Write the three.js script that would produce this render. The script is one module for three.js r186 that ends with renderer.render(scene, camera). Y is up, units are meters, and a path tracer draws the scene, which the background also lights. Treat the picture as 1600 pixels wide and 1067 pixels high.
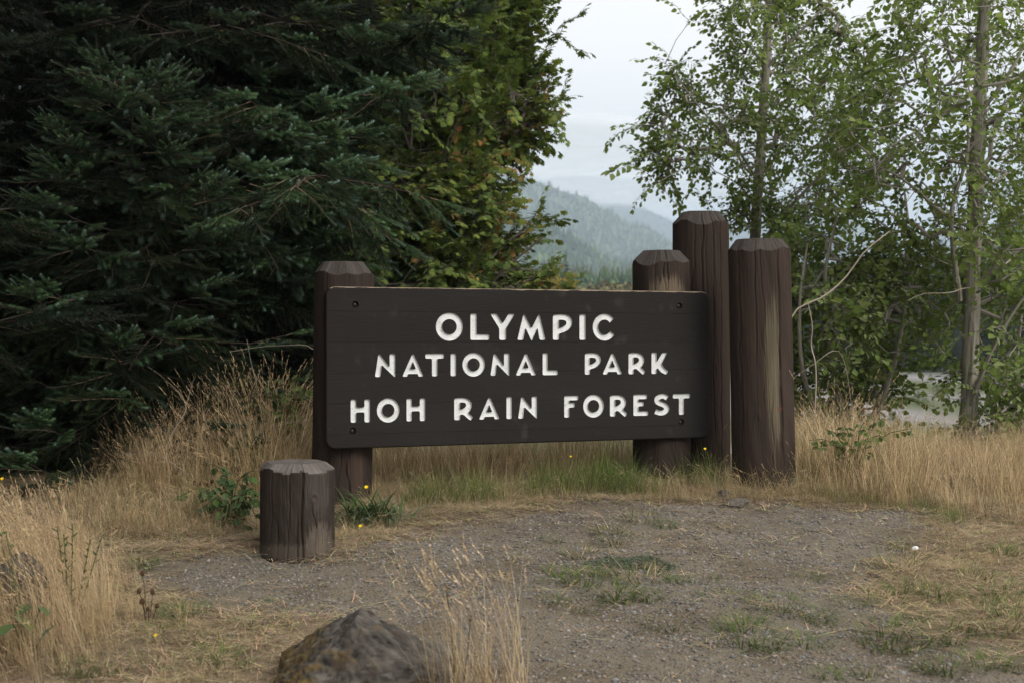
import * as THREE from 'three';
import { mergeGeometries } from 'three/addons/utils/BufferGeometryUtils.js';
import { Brush, Evaluator, SUBTRACTION, INTERSECTION } from 'three-bvh-csg';
import { createNoise2D, createNoise3D } from 'simplex-noise';

// ---------------------------------------------------------------- camera, sky, sun, exposure
const scene = new THREE.Scene();
const EYE = 1.6, F = 2000, HZ = 526;            // eye height, focal length in photo pixels, photo row of the horizon
const camera = new THREE.PerspectiveCamera(2 * Math.atan(533.5 / F) * 180 / Math.PI, 1600 / 1067, 0.1, 12000);
camera.filmGauge = 36;
camera.position.set(0, EYE, 0);
camera.rotation.x = -Math.atan((533.5 - HZ) / F);
camera.focus = 8.3;
camera.userData.fStop = 3;
scene.add(camera);

function rng(seed) { let a = seed >>> 0; return () => { a = (a + 0x6d2b79f5) >>> 0; let t = Math.imul(a ^ (a >>> 15), 1 | a); t = (t + Math.imul(t ^ (t >>> 7), 61 | t)) ^ t; return ((t ^ (t >>> 14)) >>> 0) / 4294967296; }; }
const n2 = createNoise2D(rng(11)), n3 = createNoise3D(rng(12));
const { clamp, lerp, smoothstep } = THREE.MathUtils;

{ // bright overcast sky, a little brighter overhead, pale blue low down
  const W = 1024, H = 512, d = new Float32Array(W * H * 4);
  for (let r = 0; r < H; r++) {
    const el = ((r + 0.5) / H - 0.5) * Math.PI, s = Math.max(0, Math.sin(el));
    for (let c = 0; c < W; c++) {
      const az = ((c + 0.5) / W - 0.5) * 2 * Math.PI, x = Math.cos(az) * Math.cos(el), z = Math.sin(az) * Math.cos(el), y = Math.sin(el);
      let cl = 0.5 + 0.5 * (0.6 * n3(x * 2.2, y * 7, z * 2.2) + 0.28 * n3(x * 5, y * 16 + 9, z * 5) + 0.14 * n3(x * 12, y * 34, z * 12 + 4));
      cl = clamp(cl, 0, 1);
      const low = 1 - smoothstep(s, 0.03, 0.24), gl = Math.acos(clamp((20 * x + 19 * y + 11 * z) / 29.7, -1, 1)), L = (0.7 + 0.36 * Math.pow(s, 0.9)) * (0.9 + 0.7 * Math.exp(-((gl / 0.72) ** 2)));   // cloud is brightest round the hidden sun
      const t = 0.93 + 0.1 * cl, b = low * (0.35 + 0.65 * (1 - cl));
      const o = (r * W + c) * 4;
      d[o] = L * t * (1.085 - 0.19 * b); d[o + 1] = L * t * (1.055 - 0.06 * b); d[o + 2] = L * t * (1.03 + 0.03 * b); d[o + 3] = 1;
    }
  }
  const sky = new THREE.DataTexture(d, W, H, THREE.RGBAFormat, THREE.FloatType);
  sky.mapping = THREE.EquirectangularReflectionMapping; sky.magFilter = THREE.LinearFilter; sky.minFilter = THREE.LinearFilter; sky.needsUpdate = true;
  scene.background = sky; scene.environment = sky;
}
const sun = new THREE.DirectionalLight(new THREE.Color(1, 0.94, 0.84), 1.5);
sun.position.set(20, 19, 11); sun.target.position.set(0, 1, -8.5); sun.shadow.radius = 42; sun.castShadow = true;
Object.assign(sun.shadow.camera, { left: -20, right: 20, top: 20, bottom: -20, near: 1, far: 80 });
sun.shadow.mapSize.set(2048, 2048);
scene.add(sun, sun.target);
scene.fog = new THREE.FogExp2(new THREE.Color(0.67, 0.83, 1.0), 0.00026);

const renderer = new THREE.WebGLRenderer({ antialias: true });
renderer.setSize(1024, 682);
renderer.toneMapping = THREE.LinearToneMapping;
renderer.toneMappingExposure = 1.72;
renderer.shadowMap.enabled = true;

// ---------------------------------------------------------------- helpers
const V = (x, y, z) => new THREE.Vector3(x, y, z);
const P = (px, py, D) => V((px - 800) / F * D, EYE - (py - HZ) / F * D, -D);       // a photo pixel at a depth -> a point of the place
const used = {};
function numbered(name) { const n = used[name] = (used[name] ?? -1) + 1; return n ? name + '_' + String(n).padStart(3, '0') : name; }
function tag(o, label, category, group, kind) { o.userData.label = label; o.userData.category = category; if (group) o.userData.group = group; if (kind) o.userData.kind = kind; return o; }
function thing(name, pos, label, category, group, kind) { const o = new THREE.Group(); o.name = numbered(name); o.position.copy(pos); scene.add(o); return tag(o, label, category, group, kind); }
function part(parent, name, geo, mat, kind) { const m = new THREE.Mesh(geo, mat); m.name = name; m.castShadow = m.receiveShadow = true; if (kind) m.userData.kind = kind; parent.add(m); return m; }
function copies(parent, name, geo, mat, list, kind = 'stuff') {           // list: [matrix, colour]
  const m = new THREE.InstancedMesh(geo, mat, list.length); m.name = name; m.castShadow = m.receiveShadow = true; if (kind) m.userData.kind = kind;
  list.forEach(([x, c], i) => { m.setMatrixAt(i, x); if (c) m.setColorAt(i, c); });
  parent.add(m); return m;
}
const rgb = (r, g, b) => new THREE.Color().setRGB(r, g, b);
const mixc = (a, b, t) => [lerp(a[0], b[0], t), lerp(a[1], b[1], t), lerp(a[2], b[2], t)];
const std = (o) => new THREE.MeshPhysicalMaterial({ roughness: 0.9, specularIntensity: 0.3, ...o });
const leafy = (o) => new THREE.MeshPhysicalMaterial({ vertexColors: true, roughness: 1, transmission: 0.35, thickness: 0, side: THREE.DoubleSide, specularIntensity: 0.4, ...o });
class GB {                                                                // collects coloured triangles
  constructor() { this.p = []; this.c = []; }
  v(p, c) { this.p.push(p.x, p.y, p.z); this.c.push(c[0], c[1], c[2]); }
  tri(a, b, d, c, cb, cd) { this.v(a, c); this.v(b, cb ?? c); this.v(d, cd ?? c); }
  quad(a, b, d, e, c, c2) { this.tri(a, b, d, c, c, c2 ?? c); this.tri(a, d, e, c, c2 ?? c, c2 ?? c); }
  tube(a, b, ra, rb, c, n = 4) {
    const ax = b.clone().sub(a).normalize(), u = Math.abs(ax.y) < 0.9 ? V(0, 1, 0) : V(1, 0, 0), s = u.cross(ax).normalize(), t = ax.clone().cross(s);
    for (let i = 0; i < n; i++) {
      const q = (k, o, r) => o.clone().addScaledVector(s, Math.cos(k / n * 6.2832) * r).addScaledVector(t, Math.sin(k / n * 6.2832) * r);
      this.quad(q(i, a, ra), q(i + 1, a, ra), q(i + 1, b, rb), q(i, b, rb), c);
    }
  }
  build() {
    const g = new THREE.BufferGeometry();
    g.setAttribute('position', new THREE.BufferAttribute(new Float32Array(this.p), 3));
    g.setAttribute('color', new THREE.BufferAttribute(new Float32Array(this.c), 3));
    g.computeVertexNormals(); return g;
  }
}
function frame(pos, dir, roll, scale, up = V(0, 1, 0)) {                   // matrix with x along dir, y as near up as it can be
  const x = dir.clone().normalize(), z = x.clone().cross(up); if (z.lengthSq() < 1e-6) z.set(0, 0, 1); z.normalize();
  const y = z.clone().cross(x), m = new THREE.Matrix4().makeBasis(x, y, z);
  if (roll) m.multiply(new THREE.Matrix4().makeRotationX(roll));
  return m.scale(V(scale, scale, scale)).setPosition(pos);
}
function upright(pos, turn, scale, tilt = 0, tiltDir = 0, sy = 1) {
  const q = new THREE.Quaternion().setFromAxisAngle(V(Math.cos(tiltDir), 0, Math.sin(tiltDir)), tilt).multiply(new THREE.Quaternion().setFromAxisAngle(V(0, 1, 0), turn));
  return new THREE.Matrix4().compose(pos, q, V(scale, scale * sy, scale));
}
function smoothTube(pts, radii, segs, sides = 8, bump = 0) {              // tapered, slightly knobbly tube along a curve
  const c = new THREE.CatmullRomCurve3(pts), g = new THREE.TubeGeometry(c, segs, 1, sides, false), p = g.attributes.position, ctr = V(0, 0, 0), q = V(0, 0, 0);
  for (let i = 0; i <= segs; i++) {
    c.getPointAt(i / segs, ctr);
    const f = i / segs * (radii.length - 1), k = Math.min(radii.length - 2, Math.floor(f)), r = lerp(radii[k], radii[k + 1], f - k);
    for (let j = 0; j <= sides; j++) {
      const o = i * (sides + 1) + j; q.fromBufferAttribute(p, o).sub(ctr);
      const rr = r * (1 + bump * n3(q.x * 2 + ctr.x * 3, ctr.y * 5, q.z * 2 + ctr.z * 3));
      q.multiplyScalar(rr).add(ctr); p.setXYZ(o, q.x, q.y, q.z);
    }
  }
  g.computeVertexNormals(); return g;
}
function tex(W, H, fn, srgb = false, repeat = true) {                     // fn(x, y) -> [r, g, b] 0..1
  const d = new Uint8Array(W * H * 4);
  for (let y = 0; y < H; y++) for (let x = 0; x < W; x++) { const v = fn(x, y), o = (y * W + x) * 4; d[o] = clamp(v[0], 0, 1) * 255; d[o + 1] = clamp(v[1], 0, 1) * 255; d[o + 2] = clamp(v[2], 0, 1) * 255; d[o + 3] = 255; }
  const t = new THREE.DataTexture(d, W, H); if (srgb) t.colorSpace = THREE.SRGBColorSpace;
  t.wrapS = t.wrapT = repeat ? THREE.RepeatWrapping : THREE.ClampToEdgeWrapping; t.magFilter = THREE.LinearFilter; t.minFilter = THREE.LinearFilter; t.needsUpdate = true; return t;
}
function inPoly(x, y, pts) { let c = false; for (let i = 0, j = pts.length - 1; i < pts.length; j = i++) if ((pts[i][1] > y) !== (pts[j][1] > y) && x < (pts[j][0] - pts[i][0]) * (y - pts[i][1]) / (pts[j][1] - pts[i][1]) + pts[i][0]) c = !c; return c; }
function polyDist(x, y, pts) { let m = 1e9; for (let i = 0, j = pts.length - 1; i < pts.length; j = i++) { const [ax, ay] = pts[j], [bx, by] = pts[i], dx = bx - ax, dy = by - ay, t = clamp(((x - ax) * dx + (y - ay) * dy) / (dx * dx + dy * dy), 0, 1); m = Math.min(m, Math.hypot(x - ax - dx * t, y - ay - dy * t)); } return inPoly(x, y, pts) ? m : -m; }

// ---------------------------------------------------------------- ground
function ground0(x, D) {                                                   // rise to the sign, bank down to the river flats, forest floor on the left
  let h = D < 3 ? 0 : 0.107 * (Math.min(D, 9) - 3);
  if (D > 8.6) h = Math.min(h, 0.62);
  const left = smoothstep(-x / Math.max(D, 4), 0.1, 0.26);
  const drop = lerp(0.62, -1.5, smoothstep(D, 10.2, 22)), far = lerp(drop, -3, smoothstep(D, 20, 48)), lf = lerp(0.6, 0.25, smoothstep(D, 9, 16));
  if (D > 9) h = lerp(lerp(h, far, smoothstep(D, 9, 11)), lf, left * (1 - smoothstep(D, 40, 70))), h = D > 70 ? -3 : h;
  return h;
}
function ground(x, z) {
  const D = -z, a = 1 - smoothstep(D, 12, 40);
  return ground0(x, D) + a * (0.022 * n2(x * 0.9, z * 0.9) + 0.012 * n2(x * 2.7 + 5, z * 2.7) + 0.004 * n2(x * 9, z * 9));
}
function toGround(px, py) { let D = 3.4; for (; D < 60; D += 0.01) { const p = P(px, py, D); if (p.y <= ground(p.x, p.z)) return V(p.x, ground(p.x, p.z), p.z); } return P(px, py, 60); }
const pathPoly = [[205, 880], [300, 866], [410, 868], [520, 872], [600, 846], [700, 824], [850, 794], [1000, 782], [1120, 788], [1250, 792], [1330, 795], [1430, 800], [1480, 826], [1410, 870], [1330, 920], [1390, 960], [1480, 1015], [1600, 1040], [1750, 1060], [1750, 1200], [800, 1200], [640, 1060], [560, 965], [420, 958], [300, 950], [245, 920]].map(([a, b]) => { const p = toGround(a, Math.min(b, 1190)); return [p.x, p.z]; });
const gravelness = (x, z) => { if (-z > 12) return 0; const w = 0.10 * n2(x * 2.3, z * 2.3) + 0.06 * n2(x * 7, z * 7) + 0.04 * n2(x * 17, z * 17); return smoothstep(polyDist(x, z, pathPoly) + w, -0.14, 0.16); };
{
  const axis = (a, b, step, lo, hi, k) => { const s = []; for (let x = a; x <= b + 1e-6; x += step) s.push(x); let d = step; for (let x = a; x > lo;) { d *= k; x -= d; s.unshift(x); } d = step; for (let x = b; x < hi;) { d *= k; x += d; s.push(x); } return s; };
  const xs = axis(-3.6, 4.0, 0.036, -4500, 4500, 1.13), zs = axis(-10.6, -4.2, 0.036, -6500, 60, 1.13), nx = xs.length, nz = zs.length;
  const pos = new Float32Array(nx * nz * 3), col = new Float32Array(nx * nz * 3), uv = new Float32Array(nx * nz * 2), idx = [];
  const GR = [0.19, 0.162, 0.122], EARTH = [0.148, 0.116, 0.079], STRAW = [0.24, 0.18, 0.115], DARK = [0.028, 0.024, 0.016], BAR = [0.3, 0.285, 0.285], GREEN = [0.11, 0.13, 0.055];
  for (let j = 0; j < nz; j++) for (let i = 0; i < nx; i++) {
    const x = xs[i], z = zs[j], D = -z, k = j * nx + i, gv = gravelness(x, z);
    pos.set([x, ground(x, z) + (D < 11 && D > 4 ? 0.004 * n2(x * 23, z * 23) * gv + 0.012 * (1 - gv) * n2(x * 8, z * 8 + 40) : 0), z], k * 3); uv.set([x, z], k * 2);
    const patch = 0.5 + 0.5 * n2(x * 1.1 + 3, z * 1.5), fine = 0.5 + 0.5 * n2(x * 6, z * 9);
    let c = mixc(GR, EARTH, clamp(0.75 * smoothstep(patch, 0.45, 0.95) + 0.35 * (fine - 0.4), 0, 0.9)), s = mixc(STRAW, EARTH, clamp(0.8 * fine - 0.1, 0, 0.8));
    c = mixc(s, c, gv);
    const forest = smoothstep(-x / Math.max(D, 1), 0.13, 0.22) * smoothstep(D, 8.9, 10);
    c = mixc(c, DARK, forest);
    if (D > 10) { const f = smoothstep(D, 12, 26) * (1 - forest); c = mixc(c, mixc(BAR, GREEN, smoothstep(n2(x * 0.05, z * 0.02), 0.0, 0.45)), f); }
    if (D > 250) c = mixc(c, [0.06, 0.085, 0.045], smoothstep(D, 250, 300));
    col.set(c, k * 3);
    if (i && j) idx.push(k - nx - 1, k - 1, k - nx, k - 1, k, k - nx);
  }
  const g = new THREE.BufferGeometry();
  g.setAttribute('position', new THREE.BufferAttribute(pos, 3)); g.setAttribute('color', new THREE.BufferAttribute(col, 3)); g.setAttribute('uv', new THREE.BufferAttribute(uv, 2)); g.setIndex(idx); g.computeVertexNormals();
  // gravel relief: stones of many sizes laid over each other, one tile is 1.37 m
  const S = 1024, hgt = new Float32Array(S * S), ton = new Float32Array(S * S).fill(0.8), hue = new Float32Array(S * S), r = rng(21);
  for (let k = 0; k < 15000; k++) {
    const big = k < 13500 ? 1.2 + 3.2 * r() ** 2 : 3 + 7 * r() ** 3, cx = r() * S, cy = r() * S, th = r() * 3.14, el = 0.6 + 0.4 * r(), t = 0.6 + 0.55 * r() + (r() < 0.08 ? 0.35 : 0), h = r() - 0.5, R = Math.ceil(big);
    for (let y = -R; y <= R; y++) for (let x = -R; x <= R; x++) {
      const u = (x * Math.cos(th) + y * Math.sin(th)) / big, v = (-x * Math.sin(th) + y * Math.cos(th)) / (big * el), q = u * u + v * v;
      if (q < 1) { const o = ((Math.floor(cy) + y + S) % S) * S + ((Math.floor(cx) + x + S) % S), hh = Math.sqrt(1 - q) * Math.min(1, big / 6); if (hh > hgt[o] * 0.6) { hgt[o] = hh; ton[o] = t; hue[o] = h; } }
    }
  }
  const map = tex(S, S, (x, y) => { const o = y * S + x, t = ton[o] * (0.82 + 0.1 * n2(x * 0.35, y * 0.35)); return [t * (1 + 0.06 * hue[o]), t, t * (1 - 0.08 * hue[o])]; });
  const bump = tex(S, S, (x, y) => { const h = hgt[y * S + x]; return [h, h, h]; });
  for (const t of [map, bump]) t.repeat.set(1 / 1.37, 1 / 1.37);
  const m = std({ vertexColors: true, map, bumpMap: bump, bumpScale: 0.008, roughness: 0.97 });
  const gm = new THREE.Mesh(g, m); gm.name = 'ground'; gm.receiveShadow = true; gm.userData.kind = 'structure'; gm.userData.label = 'trodden grey gravel and dry earth rising to the sign, running out to pale river flats'; gm.userData.category = 'ground'; scene.add(gm);
}

// ---------------------------------------------------------------- timber posts
function postTexture(seed, { worn, base, pale }) {                         // stained timber: long grain, darker checks, worn places given as [u, v, ru, rv, strength, colour]
  const W = 512, H = 1024, a = createNoise2D(rng(seed)), B = base ?? [0.029, 0.0202, 0.0158];
  const f = (x, y) => {
    const u = x / W, v = y / H, cu = Math.cos(u * 6.2832), su = Math.sin(u * 6.2832);
    const g1 = a(cu * 9 + 3, su * 9 + v * 1.1), g2 = a(cu * 34, su * 34 + v * 2.2), g3 = a(cu * 80, su * 80 + v * 5), blot = a(cu * 2 + 7, su * 2 + v * 3);
    const mot = a(cu * 11 + 60, su * 11 + v * 16), fl = a(cu * 40, su * 40 + v * 60); let t = 1 + 0.12 * g1 + 0.15 * g2 + 0.13 * g3 + 0.22 * blot + 0.12 * mot + 0.08 * fl;
    let c = [B[0] * t, B[1] * t, B[2] * t];
    const ring = smoothstep(a(cu * 3 + 50, su * 3 + v * 22), 0.55, 0.9); c = mixc(c, [c[0] * 0.75, c[1] * 0.72, c[2] * 0.7], ring * 0.5);
    for (const [wu, wv, ru, rv, s, wc] of worn ?? []) {
      let du = Math.abs(u - wu); du = Math.min(du, 1 - du);
      const d = Math.hypot(du / ru, (v - wv) / rv) + 0.35 * a(cu * 14 + wu * 9, su * 14 + v * 4) + 0.12 * a(cu * 44, su * 44 + v * 14);
      const k = s * (1 - smoothstep(d, 0.75, 1.0));
      c = mixc(c, [wc[0] * (1 + 0.28 * g2 + 0.15 * g3), wc[1] * (1 + 0.28 * g2 + 0.15 * g3), wc[2] * (1 + 0.28 * g2)], clamp(k, 0, 1));
    }
    return c;
  };
  const enc = (v) => Math.pow(clamp(v, 0, 1), 1 / 2.2);
  return tex(W, H, (x, y) => f(x, y).map(enc), true);
}
const grainBump = (() => { const a = createNoise2D(rng(5)); return tex(512, 512, (x, y) => { const u = x / 512 * 6.2832, v = y / 512, cu = Math.cos(u), su = Math.sin(u), h = 0.5 + 0.22 * a(cu * 26, su * 26 + v * 2.2) + 0.2 * a(cu * 70, su * 70 + v * 5); return [h, h, h]; }); })();
function makePost({ name = 'timber_post', label, base, top, R, chamfer, inset, facets, seed, cracks, knots = [], tex: t, ragged = 0, topColor }) {
  const r = rng(seed), h = top.y - base.y, o = thing(name, base, label, name === 'timber_stump' ? 'stump' : 'post', name === 'timber_stump' ? undefined : 'timber posts carrying the sign');
  const NS = 288, ys = []; const body = 58;
  for (let i = 0; i <= body; i++) ys.push((h - chamfer * 1.35) * i / body); for (let i = 1; i <= 26; i++) ys.push(h - chamfer * 1.35 + chamfer * 1.35 * i / 26);
  const fac = []; for (let k = 0; k < facets; k++) fac.push([(k + 0.6 * (r() - 0.5)) / facets * 6.2832, inset * (0.86 + 0.3 * r()), 1 + 0.25 * (r() - 0.5), ragged * r()]);
  const lean = V(top.x - base.x, 0, top.z - base.z), pos = [], uv = [], idx = [[], []], rad = [];
  const ph = r() * 100;
  for (const y of ys) for (let i = 0; i <= NS; i++) {
    const th = i / NS * 6.2832; let q = R * (1 + 0.012 * n3(Math.cos(th) * 1.2 + ph, y * 0.7, Math.sin(th) * 1.2) + 0.004 * n3(Math.cos(th) * 6 + ph, y * 1.2, Math.sin(th) * 6)) * (1 + 0.02 * (1 - y / h)), cut = 1e9;
    for (const [ft, ins, sl, rg] of fac) { const cs = Math.cos(th - ft); if (cs > 0.15) cut = Math.min(cut, (R * (1 - ins) + (h - rg - y) * sl * (inset * R) / chamfer) / cs); }
    const chopped = cut < q - 0.0015; q = Math.max(Math.min(q, cut), 0.02);
    if (chopped) q += 0.0018 * n3(th * 14, y * 30, ph) - 0.0012;
    for (const [ct, y0, y1, dep, wid, wob] of cracks) { const d = ((th - ct - wob * n2(y * 3, ct * 9) + 9.4248) % 6.2832) - 3.1416, e = smoothstep(y / h, y0 - 0.02, y0 + 0.1) * (1 - smoothstep(y / h, y1 - 0.12, y1 + 0.01)); q -= dep * e * Math.exp(-d * d * R * R / (wid * wid)); }
    for (const [kt, ky, kr] of knots) { const d = ((th - kt + 9.4248) % 6.2832) - 3.1416, e = Math.hypot(d * R, y - ky) / kr; if (e < 2) q += 0.005 * Math.exp(-((e - 0.95) ** 2) * 9) - 0.009 * Math.exp(-e * e * 5); }
    const f = y / h; pos.push(lean.x * f + Math.sin(th) * q, y, lean.z * f + Math.cos(th) * q); uv.push(i / NS, y / h); rad.push(chopped ? 1 : 0);
  }
  const W = NS + 1; let rows = ys.length;
  for (let j = 0; j < rows - 1; j++) for (let i = 0; i < NS; i++) { const a = j * W + i, s = rad[a] + rad[a + 1] + rad[a + W] + rad[a + W + 1] >= 2 ? 1 : 0; idx[s].push(a, a + 1, a + W, a + 1, a + W + 1, a + W); }
  const apex = pos.length / 3; pos.push(lean.x, h - (ragged ? 0.006 : -0.004), lean.z); uv.push(0.5, 1);
  for (let i = 0; i < NS; i++) { const a = (rows - 1) * W + i; idx[1].push(a, a + 1, apex); }
  const full = new THREE.BufferGeometry(); full.setAttribute('position', new THREE.Float32BufferAttribute(pos, 3)); full.setAttribute('uv', new THREE.Float32BufferAttribute(uv, 2)); full.setIndex([...idx[0], ...idx[1]]); full.computeVertexNormals();
  { const N = full.attributes.normal; for (let j = 0; j < rows; j++) { const a = j * W, b = a + NS, x = N.getX(a) + N.getX(b), y = N.getY(a) + N.getY(b), z = N.getZ(a) + N.getZ(b), l = Math.hypot(x, y, z); for (const k of [a, b]) N.setXYZ(k, x / l, y / l, z / l); } }
  const sub = (ix) => { const g = full.clone(); g.setIndex(ix); return g; };
  const bump = grainBump.clone(); bump.repeat.set(1, 1.5);
  part(o, 'shaft', sub(idx[0]), std({ specularIntensity: 0.12, map: postTexture(seed, t), bumpMap: bump, bumpScale: 0.0035, roughness: 0.82 }));
  part(o, 'chopped_top', sub(idx[1]), std({ specularIntensity: 0.12, map: postTexture(seed + 50, { base: topColor ?? [0.044, 0.037, 0.033] }), bumpMap: bump, bumpScale: 0.004, roughness: 0.9 }));
  return o;
}
const crackSet = (seed, n) => { const r = rng(seed), c = []; for (let i = 0; i < n; i++) { const a = r() * 0.6 - 0.1, l = 0.3 + 0.75 * r(); c.push([r() * 6.2832, a, Math.min(1.05, a + l), 0.004 + 0.012 * r() ** 2, 0.0022 + 0.0016 * r(), 0.05 + 0.08 * r()]); } return c; };
const WARM = [0.13, 0.1, 0.068], ALGAE = [0.075, 0.088, 0.055], MUD = [0.1, 0.08, 0.062];
const leftPost = makePost({ label: 'dark brown timber post behind the left end of the sign board', base: V(-1.092, 0.42, -8.19), top: V(-1.072, 2.075, -8.19), R: 0.189, chamfer: 0.082, inset: 0.33, facets: 11, seed: 101,
  cracks: [[0.35, -0.1, 0.55, 0.016, 0.004, 0.15], [0.05, 0.05, 0.6, 0.008, 0.003, 0.1], ...crackSet(1, 13)], tex: { worn: [[0.1, 0.2, 0.05, 0.14, 0.5, [0.065, 0.043, 0.03]]] } });
const shortPost = makePost({ label: 'short weathered post behind the sign, lowest of the right-hand three', base: V(1.05, 0.42, -8.96), top: V(1.045, 2.2, -8.96), R: 0.199, chamfer: 0.088, inset: 0.4, facets: 10, seed: 102,
  cracks: [[0.12, 0.6, 1.1, 0.012, 0.0035, 0.04], [-0.35, 0.5, 1.1, 0.008, 0.003, 0.05], ...crackSet(2, 12)], tex: { worn: [[0.014, 0.84, 0.1, 0.06, 0.7, WARM], [0.05, 0.79, 0.1, 0.1, 0.6, WARM]] } });
const tallPost = makePost({ label: 'tallest timber post, standing behind the right end of the board', base: V(1.378, 0.4, -9.27), top: V(1.367, 2.5, -9.27), R: 0.203, chamfer: 0.085, inset: 0.36, facets: 10, seed: 103,
  cracks: [[0.3, 0.2, 1.1, 0.01, 0.003, 0.05], [0.62, 0.1, 1.1, 0.012, 0.0035, 0.04], [0.05, 0.5, 1.1, 0.007, 0.003, 0.05], ...crackSet(3, 16)], tex: { base: [0.0305, 0.0205, 0.0158] } });
const rightPost = makePost({ label: 'thick timber post right of the sign with a bare worn strip', base: V(1.708, 0.36, -8.62), top: V(1.664, 2.252, -8.62), R: 0.208, chamfer: 0.08, inset: 0.3, facets: 13, seed: 104,
  cracks: [[-0.35, 0.55, 1.08, 0.01, 0.003, 0.05], [0.45, -0.1, 1.08, 0.01, 0.003, 0.05], [0.12, 0.0, 0.5, 0.012, 0.0035, 0.05], ...crackSet(4, 15)], knots: [[-0.08, 1.73, 0.016], [-0.35, 0.72, 0.02]],
  tex: { base: [0.0345, 0.024, 0.0185], worn: [[0.026, 0.55, 0.046, 0.25, 0.95, [0.085, 0.072, 0.046]], [0.028, 0.42, 0.03, 0.2, 0.5, [0.13, 0.105, 0.072]], [0.25, 0.4, 0.05, 0.6, 0.75, ALGAE], [0.06, 0.405, 0.025, 0.008, 0.55, [0.11, 0.035, 0.022]], [0.24, 0.12, 0.1, 0.1, 0.6, ALGAE]] } });
const stump = makePost({ name: 'timber_stump', label: 'short cut timber stump with a ragged chopped rim on the gravel', base: V(-1.176, 0.27, -7.0), top: V(-1.176, 0.918, -7.0), R: 0.2, chamfer: 0.022, inset: 0.13, facets: 9, seed: 105, ragged: 0.032,
  cracks: [[0.3, 0.05, 1.12, 0.022, 0.0042, 0.03], [-0.02, 0.45, 1.1, 0.01, 0.003, 0.04], [0.18, 0.02, 0.6, 0.014, 0.0035, 0.04], [0.62, 0.05, 0.75, 0.01, 0.003, 0.1], [-0.12, 0, 0.55, 0.008, 0.003, 0.05], ...crackSet(5, 9)], knots: [[0.62, 0.47, 0.02], [-0.1, 0.43, 0.012]], topColor: [0.1, 0.087, 0.078],
  tex: { base: [0.0295, 0.0222, 0.018], worn: [[0.12, 0.38, 0.06, 0.14, 0.75, MUD], [0.0, 0.28, 0.6, 0.07, 0.45, MUD], [0.17, 0.32, 0.05, 0.16, 0.6, MUD], [0.12, 0.78, 0.07, 0.22, 0.35, [0.08, 0.068, 0.058]]] } });

// ---------------------------------------------------------------- the sign board: six planks with routed letters
const AX = Math.atan2(0.937, 2.512), BW = 2.681, BH = 1.0, BC = V(0.11, 0.907, -8.3425);
const board = thing('park_sign', BC, 'dark brown wooden board with routed white words bolted to the posts', 'sign');
board.rotation.y = AX;
const nrm = V(Math.sin(AX), 0, Math.cos(AX));
function toBoard(px, py) { const d = V((px - 800) / F, (HZ - py) / F, -1), k = V(BC.x, BC.y - EYE, BC.z).dot(nrm) / d.dot(nrm), p = d.multiplyScalar(k).add(V(0, EYE, 0)).sub(BC); return [p.x * Math.cos(AX) - p.z * Math.sin(AX), p.y]; }
const ring = (rx, ry, a0, a1, n = 30) => { const o = []; for (let i = 0; i <= n; i++) { const a = (a0 + (a1 - a0) * i / n) * Math.PI / 180; o.push([Math.cos(a) * rx, Math.sin(a) * ry]); } return o; };
const stroke = (pts, w) => { const c = new THREE.CatmullRomCurve3(pts.map(([x, y]) => V(x, y, 0))), a = [], b = []; for (let i = 0; i <= 26; i++) { const p = c.getPoint(i / 26), t = c.getTangent(i / 26); a.push([p.x - t.y * w, p.y + t.x * w]); b.unshift([p.x + t.y * w, p.y - t.x * w]); } return [...a, ...b]; };
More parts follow.
